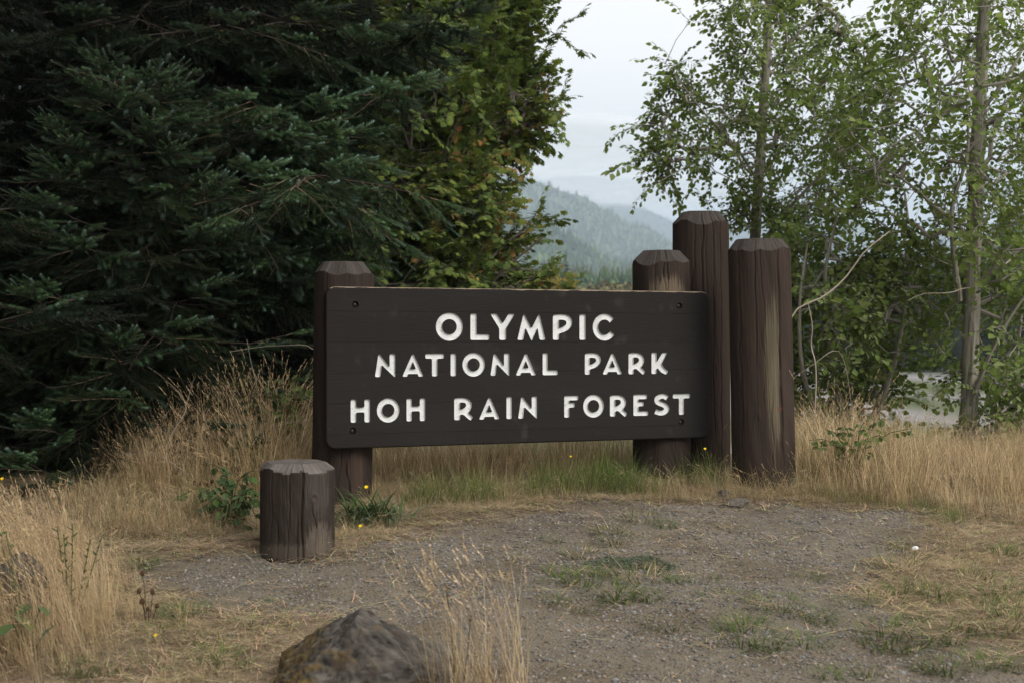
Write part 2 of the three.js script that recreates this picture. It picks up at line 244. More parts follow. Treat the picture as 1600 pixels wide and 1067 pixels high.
const GLYPH = {
  I: [[[0, 0], [.235, 0], [.235, 1], [0, 1]]],
  L: [[[0, 0], [.72, 0], [.72, .215], [.235, .215], [.235, 1], [0, 1]]],
  T: [[[.295, 0], [.535, 0], [.535, .785], [.83, .785], [.83, 1], [0, 1], [0, .785], [.295, .785]]],
  H: [[[0, 0], [.235, 0], [.235, .44], [.595, .44], [.595, 0], [.83, 0], [.83, 1], [.595, 1], [.595, .65], [.235, .65], [.235, 1], [0, 1]]],
  F: [[[0, 0], [.235, 0], [.235, .46], [.49, .46], [.49, .67], [.235, .67], [.235, .79], [.66, .79], [.66, 1], [0, 1]]],
  E: [[[0, 0], [.67, 0], [.67, .215], [.235, .215], [.235, .45], [.47, .45], [.47, .66], [.235, .66], [.235, .785], [.62, .785], [.62, 1], [0, 1]]],
  N: [[[0, 0], [.225, 0], [.275, .53], [.80, -.01], [.83, 0], [.83, 1], [.60, 1], [.60, .42], [.205, .98], [.135, .96]]],
  M: [[[0, 0], [.225, 0], [.31, .47], [.53, -.02], [.555, -.02], [.77, .47], [.845, 0], [1.07, 0], [.845, .97], [.80, .97], [.54, .44], [.27, .97], [.225, .97]]],
  Y: [[[.345, 0], [.60, 0], [.60, .44], [.94, 1], [.70, 1], [.47, .62], [.245, 1], [0, 1], [.345, .44]]],
  A: [[[0, 0], [.22, 0], [.25, .12], [.67, .12], [.70, 0], [.92, 0], [.50, .97], [.42, .97]], [[.33, .33], [.59, .33], [.46, .66]]],
  P: [[[0, 0], [.235, 0], [.235, .25], [.40, .29], [.58, .38], [.70, .52], [.75, .67], [.72, .82], [.63, .93], [.48, .99], [.3, 1], [.1, .985], [0, .95]], [[.235, .45], [.38, .50], [.50, .58], [.53, .68], [.48, .76], [.36, .785], [.235, .785]]],
  R: [[[0, 0], [.235, 0], [.235, .24], [.36, .25], [.61, 0], [.68, -.03], [.76, .13], [.56, .31], [.66, .44], [.71, .60], [.70, .74], [.62, .88], [.48, .97], [.3, 1], [.1, .985], [0, .95]], [[.235, .46], [.36, .50], [.46, .58], [.485, .68], [.44, .76], [.34, .79], [.235, .785]]],
  K: [[[0, 0], [.225, 0], [.225, .21], [.29, .27], [.44, .07], [.68, -.05], [.77, .13], [.60, .24], [.46, .46], [.72, 1], [.50, 1], [.235, .54], [.235, 1], [0, 1]]],
  O: [ring(.51, .53, 0, 352, 44).map(([x, y]) => [x, y + .5]), ring(.28, .29, 352, 0, 36).map(([x, y]) => [x, y + .5])],
  C: [[...ring(.51, .53, 40, 326, 36), ...ring(.28, .30, 330, 36, 30)].map(([x, y]) => [x, y + .5])],
  S: [stroke([[.60, .80], [.45, .90], [.28, .885], [.16, .79], [.15, .66], [.27, .565], [.42, .50], [.545, .40], [.565, .26], [.47, .14], [.3, .105], [.07, .19]], .115)],
};
function roundPath(pts, r, PathType) {
  const s = new PathType(), n = pts.length;
  pts.forEach((p, i) => {
    const a = pts[(i + n - 1) % n], b = pts[(i + 1) % n], da = Math.hypot(a[0] - p[0], a[1] - p[1]), db = Math.hypot(b[0] - p[0], b[1] - p[1]), k = Math.min(r, da * 0.4, db * 0.4);
    const q = [p[0] + (a[0] - p[0]) / da * k, p[1] + (a[1] - p[1]) / da * k], w = [p[0] + (b[0] - p[0]) / db * k, p[1] + (b[1] - p[1]) / db * k];
    i ? s.lineTo(...q) : s.moveTo(...q); s.quadraticCurveTo(p[0], p[1], w[0], w[1]);
  });
  s.closePath(); return s;
}
const ROWS = [
  ['L', 749, 490.4, 531.2, [['O', 681, 723], ['L', 735, 764.4], ['Y', 766, 804.4], ['M', 808.4, 852.4], ['P', 864, 894.4], ['I', 905.6, 915], ['C', 926.4, 960]]],
  ['I', 708, 552, 587.2, [['N', 585.6, 617.2], ['A', 628.4, 661.6], ['T', 664.4, 693.6], ['I', 704, 712.4], ['O', 722.6, 757.4], ['N', 766.4, 795.6], ['A', 806, 837.6], ['L', 848, 871.6], ['P', 914, 939.2], ['A', 941.8, 972.2], ['R', 982.3, 1008.5], ['K', 1018.3, 1044.5]]],
  ['H', 562, 623.6, 659.6, [['H', 547.6, 577.6], ['O', 588.6, 624], ['H', 635, 664], ['R', 709.6, 739], ['A', 748.4, 780.6], ['I', 791.4, 799.6], ['N', 809.6, 839], ['F', 881.75, 903.8], ['O', 911.5, 943.7], ['R', 953.3, 980.3], ['E', 990, 1013], ['S', 1022.8, 1046], ['T', 1051.7, 1078.5]]],
];
{
  const enc = (v) => Math.pow(clamp(v, 0, 1), 1 / 2.2), a = createNoise2D(rng(61));
  const boardMap = tex(2048, 768, (x, y) => {
    const u = x / 2048 * 2.68, v = y / 768, plank = Math.floor((v - 0.09) / 0.19 + 1), t0 = 1 + 0.09 * Math.sin(plank * 7.3);
    const g = a(u * 2.2 + plank * 9, v * 60) * 0.5 + a(u * 6, v * 170) * 0.5, sm = smoothstep(a(u * 3 + 31, v * 5), 0.42, 0.95) * smoothstep(a(u * 9, v * 3.2 + u * 4), 0.1, 0.7), sp = smoothstep(a(u * 40, v * 40 + 9), 0.86, 0.95);
    const scr = smoothstep(a(u * 26 + v * 10, v * 7 - u * 5), 0.78, 0.93) * smoothstep(a(u * 1.4, v * 2 + 8), 0.0, 0.6);
    const right = smoothstep(u, 1.2, 2.6) * 0.12;
    const k = t0 * (1 + 0.14 * g), dust = 0.3 * sm + 0.25 * sp * smoothstep(u, 0.1, 2.4) + 0.32 * scr + right * 0.3 + 0.05 * smoothstep(a(u * 0.9 + 3, v * 1.7), 0, 0.8);
    return mixc([0.0132 * k, 0.0111 * k, 0.01 * k], [0.055, 0.052, 0.05], clamp(dust, 0, 0.5)).map(enc);
  }, true, false);
  const boardBump = tex(1024, 512, (x, y) => { const h = 0.5 + 0.25 * a(x * 0.012, y * 0.35) + 0.2 * a(x * 0.05, y * 0.9); return [h, h, h]; });
  const brown = std({ specularIntensity: 0.12, map: boardMap, bumpMap: boardBump, bumpScale: 0.0016, roughness: 0.62 });
  const whiteMap = tex(512, 256, (x, y) => { const k = 0.93 + 0.05 * a(x * 0.02, y * 0.2) - 0.25 * smoothstep(a(x * 0.05 + 9, y * 0.06), 0.55, 0.95) - 0.1 * smoothstep(a(x * 0.012 + 4, y * 0.012), 0.1, 0.8) - 0.6 * smoothstep(a(x * 0.16 + 30, y * 0.2), 0.8, 0.92); return [k, k, k * 0.98]; });
  whiteMap.repeat.set(1.2, 2.4);
  const white = std({ map: whiteMap, color: rgb(0.63, 0.64, 0.645), roughness: 0.7 }), wallWhite = std({ color: rgb(0.55, 0.555, 0.555), roughness: 0.75 });
  const outline = new THREE.Shape(), w = BW / 2, c = 0.062;
  outline.moveTo(-w + c, 0); outline.lineTo(w - c, 0); outline.absarc(w - c, c, c, -Math.PI / 2, 0); outline.lineTo(w, BH - c); outline.absarc(w - c, BH - c, c, 0, Math.PI / 2); outline.lineTo(-w + c, BH); outline.absarc(-w + c, BH - c, c, Math.PI / 2, Math.PI); outline.lineTo(-w, c); outline.absarc(-w + c, c, c, Math.PI, Math.PI * 1.5);
  const bv = 0.011;
  const slab = new THREE.ExtrudeGeometry(outline, { depth: 0.066 - 2 * bv, bevelEnabled: true, bevelThickness: bv, bevelSize: bv, bevelOffset: -bv, bevelSegments: 4, curveSegments: 14 }); slab.translate(0, 0, -0.066 + bv); slab.clearGroups();
  const ev = new Evaluator(); ev.useGroups = true; ev.attributes = ['position', 'normal', 'uv'];
  const solid = (g, m) => { const b = new Brush(g, m); b.updateMatrixWorld(); return b; };
  const cuts = [], boltAt = [[555, 476], [1062, 478], [551, 673], [1065, 659]].map(([x, y]) => toBoard(x, y));
  for (const [, rx, yt, yb, list] of ROWS) {
    const y1 = toBoard(rx, yt)[1], y0 = toBoard(rx, yb)[1], hgt = y1 - y0;
    for (const [ch, a0, a1] of list) {
      const x0 = toBoard(a0, (yt + yb) / 2)[0], x1 = toBoard(a1, (yt + yb) / 2)[0], gl = GLYPH[ch], mx = Math.max(...gl[0].map((q) => q[0])), mn = Math.min(...gl[0].map((q) => q[0]));
      const fit = (l) => l.map(([x, y]) => [x0 + (x - mn) / (mx - mn) * (x1 - x0), y0 + y * hgt]);
      const round = 'OCS'.includes(ch) ? 0.002 : 0.011, s = roundPath(fit(gl[0]), round, THREE.Shape); if (gl[1]) s.holes.push(roundPath(fit(gl[1]), ch === 'O' ? 0.002 : 0.006, THREE.Path));
      const lo = y0 - 0.06 * hgt, hi = y1 + 0.06 * hgt, e = new THREE.ExtrudeGeometry(s, { depth: 0.06, bevelEnabled: false, curveSegments: 4 }); e.translate(0, 0, -0.0135); e.clearGroups();
      cuts.push([solid(e, wallWhite), lo, hi]);
      const f = new THREE.ShapeGeometry(s, 4); f.translate(0, 0, -0.0115); part(board, 'letter', f, white);
    }
  }
  const steel = std({ color: rgb(0.05, 0.045, 0.04), metalness: 0.6, roughness: 0.55 });
  for (const [bx, by] of boltAt) {
    const g = new THREE.CylinderGeometry(0.021, 0.021, 0.06, 24).rotateX(Math.PI / 2).translate(bx, by, 0.008); g.clearGroups(); cuts.push([solid(g, brown), by - 0.022, by + 0.022]);
    const hd = new THREE.LatheGeometry([[0, 0.009], [0.006, 0.0085], [0.011, 0.005], [0.0125, 0], [0.016, 0], [0.0165, -0.002]].map(([x, y]) => new THREE.Vector2(x, y)), 20).rotateX(Math.PI / 2).translate(bx, by, -0.019); part(board, 'bolt', hd, steel);
  }
  const seams = [-0.05, 0.0906, 0.28, 0.47, 0.659, 0.85, 1.05], base = solid(slab, brown), dent = rng(8);
  for (let i = 0; i < 6; i++) {
    const y0 = seams[i] + (i ? 0.0006 : 0), y1 = seams[i + 1] - (i < 5 ? 0.0006 : 0), bx = new THREE.BoxGeometry(4, y1 - y0, 0.3); bx.translate(0, (y0 + y1) / 2, -0.05); bx.clearGroups();
    let p = ev.evaluate(base, solid(bx, brown), INTERSECTION);
    for (const [cb, lo, hi] of cuts) if (hi > y0 && lo < y1) p = ev.evaluate(p, cb, SUBTRACTION);
    const g = p.geometry, pp = g.attributes.position, uv = g.attributes.uv, off = (dent() - 0.5) * 0.003;
    for (let k = 0; k < pp.count; k++) uv.setXY(k, (pp.getX(k) + w) / BW, pp.getY(k) / BH);
    const m = new THREE.Mesh(g, p.material); m.name = 'plank'; m.position.z = off * 0.4; m.castShadow = m.receiveShadow = true; board.add(m);
  }
  for (const sy of seams.slice(1, 6)) part(board, 'batten', new THREE.BoxGeometry(BW - 0.06, 0.05, 0.016).translate(0, sy, -0.0752), brown);
  // paint worn off the rounded top edge down to bare wood
  const eg = [], ex = [], eu = [], N = 130;
  for (let i = 0; i <= N; i++) {
    const t = i / N, x = -w + 0.03 + (2 * w - 0.06) * t, k = Math.min(x + w, w - x), drop = k < c ? c - Math.sqrt(Math.max(0, c * c - (c - k) ** 2)) : 0, wear = 0.0115 * (0.72 + 0.28 * n2(x * 7, 3) + 0.15 * n2(x * 30, 8)) ;
    for (let j = 0; j <= 5; j++) { const q = j / 5 * Math.min(1.35, Math.max(0.35, wear / 0.0085)), yy = BH - drop - bv + (bv + 0.0012) * Math.cos(q), zz = -bv + (bv + 0.0012) * Math.sin(q); ex.push(x, yy, zz); eu.push(x * 0.8, yy * 0.8); }
    ex.push(x, BH - drop + 0.0012, -0.05); eu.push(x * 0.8, 0.9);
    if (i) for (let j = 0; j < 5; j++) { const a1 = (i - 1) * 7 + j, b1 = i * 7 + j; eg.push(a1, a1 + 1, b1, a1 + 1, b1 + 1, b1); }
    if (i) { const a1 = (i - 1) * 7, b1 = i * 7; eg.push(a1 + 6, a1, b1 + 6, a1, b1, b1 + 6); }
  }
  const g = new THREE.BufferGeometry(); g.setAttribute('position', new THREE.Float32BufferAttribute(ex, 3)); g.setAttribute('uv', new THREE.Float32BufferAttribute(eu, 2)); g.setIndex(eg); g.computeVertexNormals();
  const bare = tex(256, 64, (x, y) => { const k = 0.8 + 0.2 * a(x * 0.05, y * 0.6); return [k, k * 0.97, k * 0.92]; });
  part(board, 'worn_edge', g, std({ map: bare, color: rgb(0.24, 0.195, 0.15), side: THREE.DoubleSide })).userData.label = 'bare pale wood along the worn top edge of the board';
}

// ---------------------------------------------------------------- hills and far forest
function hill(name, label, { D, base, crest, seed, trees, tint, size, back = 500 }) {
  const r = rng(seed), nu = 150, nv = 46, pos = [], idx = [], col = [], a = createNoise2D(rng(seed + 1));
  const crestAt = (px) => { let k = 0; while (k < crest.length - 2 && crest[k + 1][0] < px) k++; const t = (px - crest[k][0]) / (crest[k + 1][0] - crest[k][0]); return lerp(crest[k][1], crest[k + 1][1], t) + 3 * a(px * 0.03, 1) + 1.2 * a(px * 0.12, 2); };
  const x0 = crest[0][0], x1 = crest[crest.length - 1][0];
  const at = (u, v) => { const px = lerp(x0, x1, u), top = P(px, crestAt(px), D), lowx = (px - 800) / F * base, x = lerp(lowx, top.x, v), gul = v * (1 - v) * (a(px * 0.022 + v * 0.8, 7) * 120 + a(px * 0.06, v * 3) * 45); return V(x, lerp(-3, top.y, Math.pow(v, 1.25)) + gul * 0.5, lerp(-base, -D, v) - gul); };
  for (let j = 0; j <= nv; j++) for (let i = 0; i <= nu; i++) { const p = at(i / nu, j / nv); pos.push(p.x, p.y, p.z); col.push(...tint); }
  for (let i = 0; i <= nu; i++) { const p = at(i / nu, 1); pos.push(p.x, -60, p.z - back); col.push(...tint); }
  for (let j = 0; j <= nv; j++) for (let i = 0; i < nu; i++) { const k = j * (nu + 1) + i; idx.push(k, k + 1, k + nu + 1, k + 1, k + nu + 2, k + nu + 1); }
  const g = new THREE.BufferGeometry(); g.setAttribute('position', new THREE.Float32BufferAttribute(pos, 3)); g.setAttribute('color', new THREE.Float32BufferAttribute(col, 3)); g.setIndex(idx); g.computeVertexNormals();
  const m = new THREE.Mesh(g, std({ vertexColors: true, roughness: 1 })); m.name = numbered(name); m.userData.kind = 'structure'; m.userData.label = label; m.userData.category = 'hill'; scene.add(m);
  const list = [];
  for (let i = 0; i < trees; i++) {
    const u = r(), v = Math.pow(r(), 0.85), p = at(u, v), s = size * (0.55 + 0.8 * r()), pat = a(p.x * 0.012, p.z * 0.012 + 9), k = 0.7 + 0.7 * r(), br = pat > 0.2 && r() < 0.6;
    p.y -= s * 0.06;
    list.push([upright(p, r() * 6.28, s * 1.15, 0, 0, br ? 0.55 : 0.72), br ? rgb(6 * k, 5.4 * k, 4.2 * k) : rgb(2.3 * k, 2.3 * k, 2.2 * k)]);
  }
  const f = copies(scene, numbered('hillside_forest'), farTree, farMat, list); tag(f, label.replace(/^(\S+ )?.*$/, 'far trees covering the ') + label, 'forest', null, 'stuff');
  return at;
}
const farMat = std({ vertexColors: true, roughness: 1, side: THREE.DoubleSide });
const farTree = (() => {                                                    // conifer one metre high, ragged whorls
  const r = rng(31), g = new GB();
  for (let k = 0; k < 13; k++) { const y = 0.08 + k * 0.068, L = 0.2 * (1 - y) + 0.015; for (let i = 0; i < 7; i++) { const a = r() * 6.28, l = L * (0.65 + 0.6 * r()), w = l * 0.55, d = V(Math.cos(a), 0, Math.sin(a)), s = V(-d.z, 0, d.x), c0 = mixc([0.03, 0.05, 0.028], [0.05, 0.075, 0.04], r()); const b = V(0, y + 0.05, 0), m1 = d.clone().multiplyScalar(l * 0.6).addScaledVector(s, w * 0.5).add(V(0, y - 0.01, 0)), m2 = d.clone().multiplyScalar(l * 0.6).addScaledVector(s, -w * 0.5).add(V(0, y - 0.015, 0)), t = d.clone().multiplyScalar(l).add(V(0, y - 0.045, 0)); g.tri(b, m1, t, c0); g.tri(b, t, m2, c0); } }
  g.tube(V(0, 0, 0), V(0, 1, 0), 0.016, 0.003, [0.05, 0.04, 0.03], 4); return g.build();
})();
const farBush = (() => {                                                    // broadleaf crown one metre high: leaf clumps through a rounded volume
  const r = rng(32), g = new GB();
  for (let i = 0; i < 260; i++) { const a = r() * 6.28, y = 0.12 + 0.86 * r(), R = 0.36 * Math.sin(Math.PI * Math.pow(y, 0.8)) * Math.sqrt(r()) * (1 + 0.25 * Math.sin(a * 3 + y * 7)), o = V(Math.cos(a) * R, y, Math.sin(a) * R), q = () => V(r() - 0.5, (r() - 0.5) * 0.7, r() - 0.5).multiplyScalar(0.15).add(o), c = mixc([0.05, 0.065, 0.025], [0.11, 0.12, 0.06], r()); g.tri(q(), q(), q(), c); }
  g.tube(V(0, 0, 0), V(0, 0.7, 0), 0.02, 0.006, [0.12, 0.11, 0.1], 5); return g.build();
})();
hill('hill', 'pale distant ridge fading into cloud beyond the nearer slopes', { D: 5200, base: 3600, crest: [[300, 330], [700, 290], [960, 318], [1000, 322], [1060, 352], [1140, 358], [1260, 335], [1420, 372], [1600, 350], [2000, 330]], seed: 71, trees: 8000, tint: [0.07, 0.09, 0.06], size: 26 });
hill('hill', 'wooded mountainside sloping down to the right behind the sign', { D: 3000, base: 1500, crest: [[200, 150], [560, 190], [760, 250], [860, 292], [900, 305], [960, 335], [1010, 358], [1060, 385], [1160, 412], [1320, 430], [1500, 440], [1750, 446]], seed: 72, trees: 30000, tint: [0.1, 0.125, 0.085], size: 15 });
hill('hill', 'darker wooded spur at the foot of the mountainside', { D: 1500, base: 900, crest: [[150, 240], [560, 285], [780, 330], [860, 352], [905, 378], [950, 405], [1010, 425], [1200, 440]], seed: 73, trees: 11000, tint: [0.06, 0.09, 0.058], size: 12 });
{
  const r = rng(41), con = [], bro = [];
  for (let i = 0; i < 5200; i++) { const D = 420 + 160 * r(), px = 420 + 1500 * r(), x = (px - 800) / F * D, k = 0.7 + 0.6 * r(); con.push([upright(V(x, -3, -D), r() * 6.28, 27 + 5 * r(), 0, 0, 0.95), rgb(1.8 * k, 1.9 * k, 1.4 * k)]); }
  for (let i = 0; i < 420; i++) { const D = 240 + 90 * r(), px = 820 + 300 * r(), x = (px - 800) / F * D, k = 0.7 + 0.6 * r(); bro.push([upright(V(x, -3, -D), r() * 6.28, 11 + 5 * r(), 0, 0, 1), rgb(2 * k, 1.5 * k, 1.4 * k)]); }
  for (let i = 0; i < 620; i++) { const D = 190 + 70 * r(), px = 1180 + 620 * r(), x = (px - 800) / F * D, k = 0.5 + 0.6 * r(); bro.push([upright(V(x, -3, -D), r() * 6.28, 12 + 5 * r(), 0, 0, 1), rgb(0.8 * k, 0.9 * k, 0.85 * k)]); }
  const scrub = []; for (let i = 0; i < 260; i++) { const D = 45 + 150 * r(), px = 1180 + 560 * r(), x = (px - 800) / F * D, k = 0.7 + 0.7 * r(); if (n2(x * 0.06, D * 0.03) < -0.1) continue; scrub.push([upright(V(x, -3.1, -D), r() * 6.28, 0.5 + 1.1 * r() * r(), 0, 0, 0.7), rgb(1.1 * k, 1.15 * k, 0.9 * k)]); }
  tag(copies(scene, 'low_scrub', farBush, farMat, scrub), 'low grey green scrub scattered over the pale river flats', 'scrub', null, 'stuff');
  tag(copies(scene, 'far_conifer_forest', farTree, farMat, con), 'even band of far conifers across the valley below the mountain', 'forest', null, 'stuff');
  tag(copies(scene, 'far_broadleaf_wood', farBush, farMat, bro), 'far grey green broadleaf wood along the edge of the river flats', 'forest', null, 'stuff');
}

{ // low cloud lying over the top of the mountainside
  for (const [px, py, D, sx, sy, sz, a0, label] of [[860, 226, 2350, 420, 62, 160, 0.6, 'low white cloud hiding the top of the mountainside left of the gap'], [1010, 296, 3900, 430, 62, 220, 0.7, 'low white cloud resting on the far ridge towards the right']]) {
    const g = new THREE.SphereGeometry(1, 96, 64), p = g.attributes.position, col = new Float32Array(p.count * 4);
    for (let i = 0; i < p.count; i++) { const v = V(p.getX(i), p.getY(i), p.getZ(i)), k = 1 + 0.12 * n3(v.x * 1.6 + px, v.y * 0.8, v.z * 1.2), n = 0.5 * n3(v.x * 2.6 + 9, v.y * 0.9, v.z * 2 + px) + 0.2 * n3(v.x * 6, v.y * 1.6, v.z * 4); p.setXYZ(i, v.x * k * sx, v.y * k * sy, v.z * k * sz); col.set([0.96, 0.97, 0.98, a0 * smoothstep(v.y + 0.45 * n, -0.95, 0.15) * (1 - smoothstep(v.y + 0.2 * n, 0.1, 0.85)) * (1 - smoothstep(Math.abs(v.x) + 0.2 * n, 0.5, 0.95))], i * 4); }
    g.setAttribute('color', new THREE.BufferAttribute(col, 4)); g.deleteAttribute('uv'); g.computeVertexNormals();
    const m = new THREE.Mesh(g, std({ vertexColors: true, transparent: true, roughness: 1, transmission: 0.5, thickness: 0, specularIntensity: 0, side: THREE.DoubleSide })); m.name = numbered('cloud'); m.position.copy(P(px, py, D)); scene.add(m); tag(m, label, 'cloud', null, 'stuff');
  }
}

// ---------------------------------------------------------------- conifers
const bark = (() => { const a = createNoise2D(rng(91)); return tex(256, 512, (x, y) => { const u = x / 256 * 6.2832, k = 0.75 + 0.35 * a(Math.cos(u) * 5, Math.sin(u) * 5 + y * 0.03) + 0.2 * a(Math.cos(u) * 18, y * 0.08); return [k, k, k]; }); })();
const pale = (() => { const a = createNoise2D(rng(92)); return tex(256, 1024, (x, y) => { const u = x / 256 * 6.2832, cu = Math.cos(u), su = Math.sin(u); let k = 0.8 + 0.12 * a(cu * 4, su * 4 + y * 0.02) + 0.12 * a(cu * 14, y * 0.11) - 0.45 * smoothstep(a(cu * 2 + 20, su + y * 0.075), 0.55, 0.8) - 0.25 * smoothstep(a(cu * 1.5 + 9, y * 0.25), 0.6, 0.85); const m = smoothstep(a(cu * 1.3, su * 1.3 + y * 0.011 + 40), 0.25, 0.7); return [k * lerp(1, 0.42, m), k * lerp(0.97, 0.46, m), k * lerp(0.91, 0.3, m)]; }); })();
const darkBark = std({ map: bark, color: rgb(0.028, 0.023, 0.018), roughness: 1 }), paleBark = std({ map: pale, color: rgb(0.3, 0.285, 0.255), roughness: 0.9 });
const twigMat = std({ color: rgb(0.035, 0.028, 0.022), roughness: 1 }), paleTwig = std({ color: rgb(0.24, 0.22, 0.19), roughness: 1 });
function makeFrond(seed, n, fine, glauc) {                                  // flat spray of bottle-brush shoots along +x, half a metre long
  const r = rng(seed), g = new GB(), stem = [0.075, 0.055, 0.035];
  const brush = (o, d, L, tip) => {
    const e = o.clone().addScaledVector(d, L), s = V(0, 1, 0).cross(d).normalize(), t = d.clone().cross(s);
    g.tube(o, e, 0.003, 0.0012, stem, 3);
    const N = Math.round(L * fine);
    for (let i = 0; i < N; i++) {
      const f = (i + r()) / N, a = r() * 6.2832, ca = Math.cos(a), sa = Math.sin(a), b = o.clone().addScaledVector(d, L * f), l = (0.031 + 0.008 * r()) * (1 - 0.35 * Math.max(0, f - 0.85) / 0.15);
      const dir = d.clone().multiplyScalar(0.6).addScaledVector(s, ca).addScaledVector(t, sa + 0.25).normalize(), w = d.clone().cross(dir).normalize().multiplyScalar(fine > 300 ? 0.0025 : 0.0042);
      const c = mixc(mixc([0.009, 0.02, 0.008], [0.017, 0.036, 0.012], r()), glauc, tip * clamp(0.1 + 0.9 * f, 0, 1) * clamp(0.35 + 0.75 * sa, 0, 1));
      g.tri(b.clone().sub(w), b.clone().add(w), b.clone().addScaledVector(dir, l), c);
    }
  };
  const ax = (f) => V(0.5 * f, -0.05 * f * f, 0.02 * Math.sin(f * 4 + seed));
  for (let i = 0; i < 4; i++) g.tube(ax(i / 4), ax((i + 1) / 4), 0.006 - i * 0.001, 0.005 - i * 0.001, stem, 4);
  for (let i = 0; i < n; i++) { const f = 0.08 + 0.86 * (i + 0.3 * r()) / n, sd = i % 2 ? 1 : -1, a = (0.62 + 0.3 * r()) * sd; brush(ax(f), V(Math.cos(a), -0.22 + 0.35 * (r() - 0.4), Math.sin(a)).normalize(), (0.24 - 0.12 * f) * (0.75 + 0.45 * r()), 0.6 + 0.4 * r()); }
  glauc = glauc.map((v, i) => v * [1.25, 1.15, 2][i]); brush(ax(0.97), V(1, 0.05, 0).normalize(), 0.16, 1); brush(ax(0.3), V(1, -0.05, 0).normalize(), 0.34, 0.3);
  return g.build();
}
const needleMat = std({ vertexColors: true, roughness: 0.6, side: THREE.DoubleSide });
const GL = [0.075, 0.12, 0.055];
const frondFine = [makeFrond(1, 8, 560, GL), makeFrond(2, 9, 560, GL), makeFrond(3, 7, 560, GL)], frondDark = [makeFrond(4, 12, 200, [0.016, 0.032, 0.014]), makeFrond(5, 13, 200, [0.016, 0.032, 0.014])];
class Fronds { constructor(kinds) { this.k = kinds; this.l = kinds.map(() => []); this.i = 0; } add(m, c) { this.l[this.i++ % this.k.length].push([m, c]); } done(parent, name) { this.k.forEach((g, i) => this.l[i].length && copies(parent, name, g, needleMat, this.l[i])); } }
function bough(fr, tw, pts, size, r, { gap = 0.13, start = 0.2, hang = 0.35, width = 1, shade = 1 } = {}) {
  const c = new THREE.CatmullRomCurve3(pts), L = c.getLength(), N = Math.max(3, Math.round(L / gap / size));
  if (tw) { const m = Math.max(4, Math.round(L * 3)); for (let i = 0; i < m; i++) tw.tube(c.getPointAt(i / m), c.getPointAt((i + 1) / m), 0.003 + 0.011 * (1 - i / m) * Math.min(1.2, L / 2), 0.003 + 0.011 * (1 - (i + 1) / m) * Math.min(1.2, L / 2), [1, 1, 1], 4); }
  for (let i = 0; i < N; i++) {
    const f = lerp(start, 1, (i + r() * 0.8) / N), p = c.getPointAt(Math.min(f, 0.999)), t = c.getTangentAt(Math.min(f, 0.999)), sd = i % 2 ? 1 : -1, a = sd * (0.5 + 0.55 * r()) * (f > 0.93 ? 0.4 : 1);
    const d = t.clone().applyAxisAngle(V(0, 1, 0), a); d.y += -hang * (0.5 + 0.9 * r()) * (f > 0.93 ? 0.1 : 1);
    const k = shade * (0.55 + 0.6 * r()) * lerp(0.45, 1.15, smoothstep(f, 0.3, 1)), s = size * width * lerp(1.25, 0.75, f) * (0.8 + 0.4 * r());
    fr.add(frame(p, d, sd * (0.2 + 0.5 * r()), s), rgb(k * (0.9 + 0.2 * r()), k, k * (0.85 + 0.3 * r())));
  }
  const p = c.getPointAt(0.985), t = c.getTangentAt(0.985); for (const a of [-0.35, 0, 0.4]) fr.add(frame(p, t.clone().applyAxisAngle(V(0, 1, 0), a), 0, size * 0.62), rgb(shade * 1.1, shade * 1.15, shade * 1.15));
}
function conifer(name, label, base, h, { R, seed, size = 1, low = 0.05, step = 0.28, per = 6, kinds = frondFine, trunk = 0.02, up = 0.25, group = 'spruces of the dark wood on the left', shade = 1, cap = 1e9, lean = 0 }) {
  const r = rng(seed), o = thing(name, base, label, 'tree', group), top = V(lean, h, 0), fr = new Fronds(kinds), tw = new GB();
  part(o, 'trunk', smoothTube([V(0, -0.3, 0), V(0.02, h * 0.3, 0.02), V(lean * 0.6 - 0.02, h * 0.65, 0), top], [h * trunk, h * trunk * 0.75, h * trunk * 0.4, 0.006], 30, 9, 0.12), darkBark);
  for (let y = h * low; y < h * 0.985; y += step * size * lerp(1, 0.55, y / h) * (y > cap ? 2.2 : 1)) {
    const f = y / h, L = R * Math.pow(1 - f, 0.78) + 0.1 * size; let n = Math.max(3, Math.round(per * (0.5 + 0.5 * L / R)));
    const a0 = r() * 6.28;
    for (let i = 0; i < n; i++) {
      const a = a0 + i / n * 6.28 + 0.5 * (r() - 0.5), l = L * (0.7 + 0.45 * r()), d = V(Math.cos(a), 0, Math.sin(a)), y0 = y + 0.2 * (r() - 0.5) * size, dr = lerp(0.34, -0.55, Math.pow(f, 1.4)), at = (t, k) => d.clone().multiplyScalar(l * t).add(V(lean * f, y0 + k * l, 0));
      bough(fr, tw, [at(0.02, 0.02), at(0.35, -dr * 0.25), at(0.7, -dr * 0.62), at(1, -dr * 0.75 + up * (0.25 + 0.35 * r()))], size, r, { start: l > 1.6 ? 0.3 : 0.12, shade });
    }
  }
  fr.add(frame(V(lean, h - 0.35 * size, 0), V(0.02, 1, 0), 0, 0.8 * size, V(0, 0, 1)), rgb(1, 1.1, 1.1)); fr.add(frame(V(lean, h - 0.3 * size, 0), V(0.3, 0.9, 0.2), 0, 0.5 * size, V(0, 0, 1)), rgb(1, 1.1, 1.1)); fr.add(frame(V(lean, h - 0.3 * size, 0), V(-0.3, 0.9, 0.1), 0, 0.5 * size, V(0, 0, 1)), rgb(1, 1.1, 1.1));
  part(o, 'branch', tw.build(), twigMat, 'stuff'); fr.done(o, 'crown'); return o;
}
const onGround = (px, D) => { const x = (px - 800) / F * D; return V(x, ground(x, -D) - 0.05, -D); };
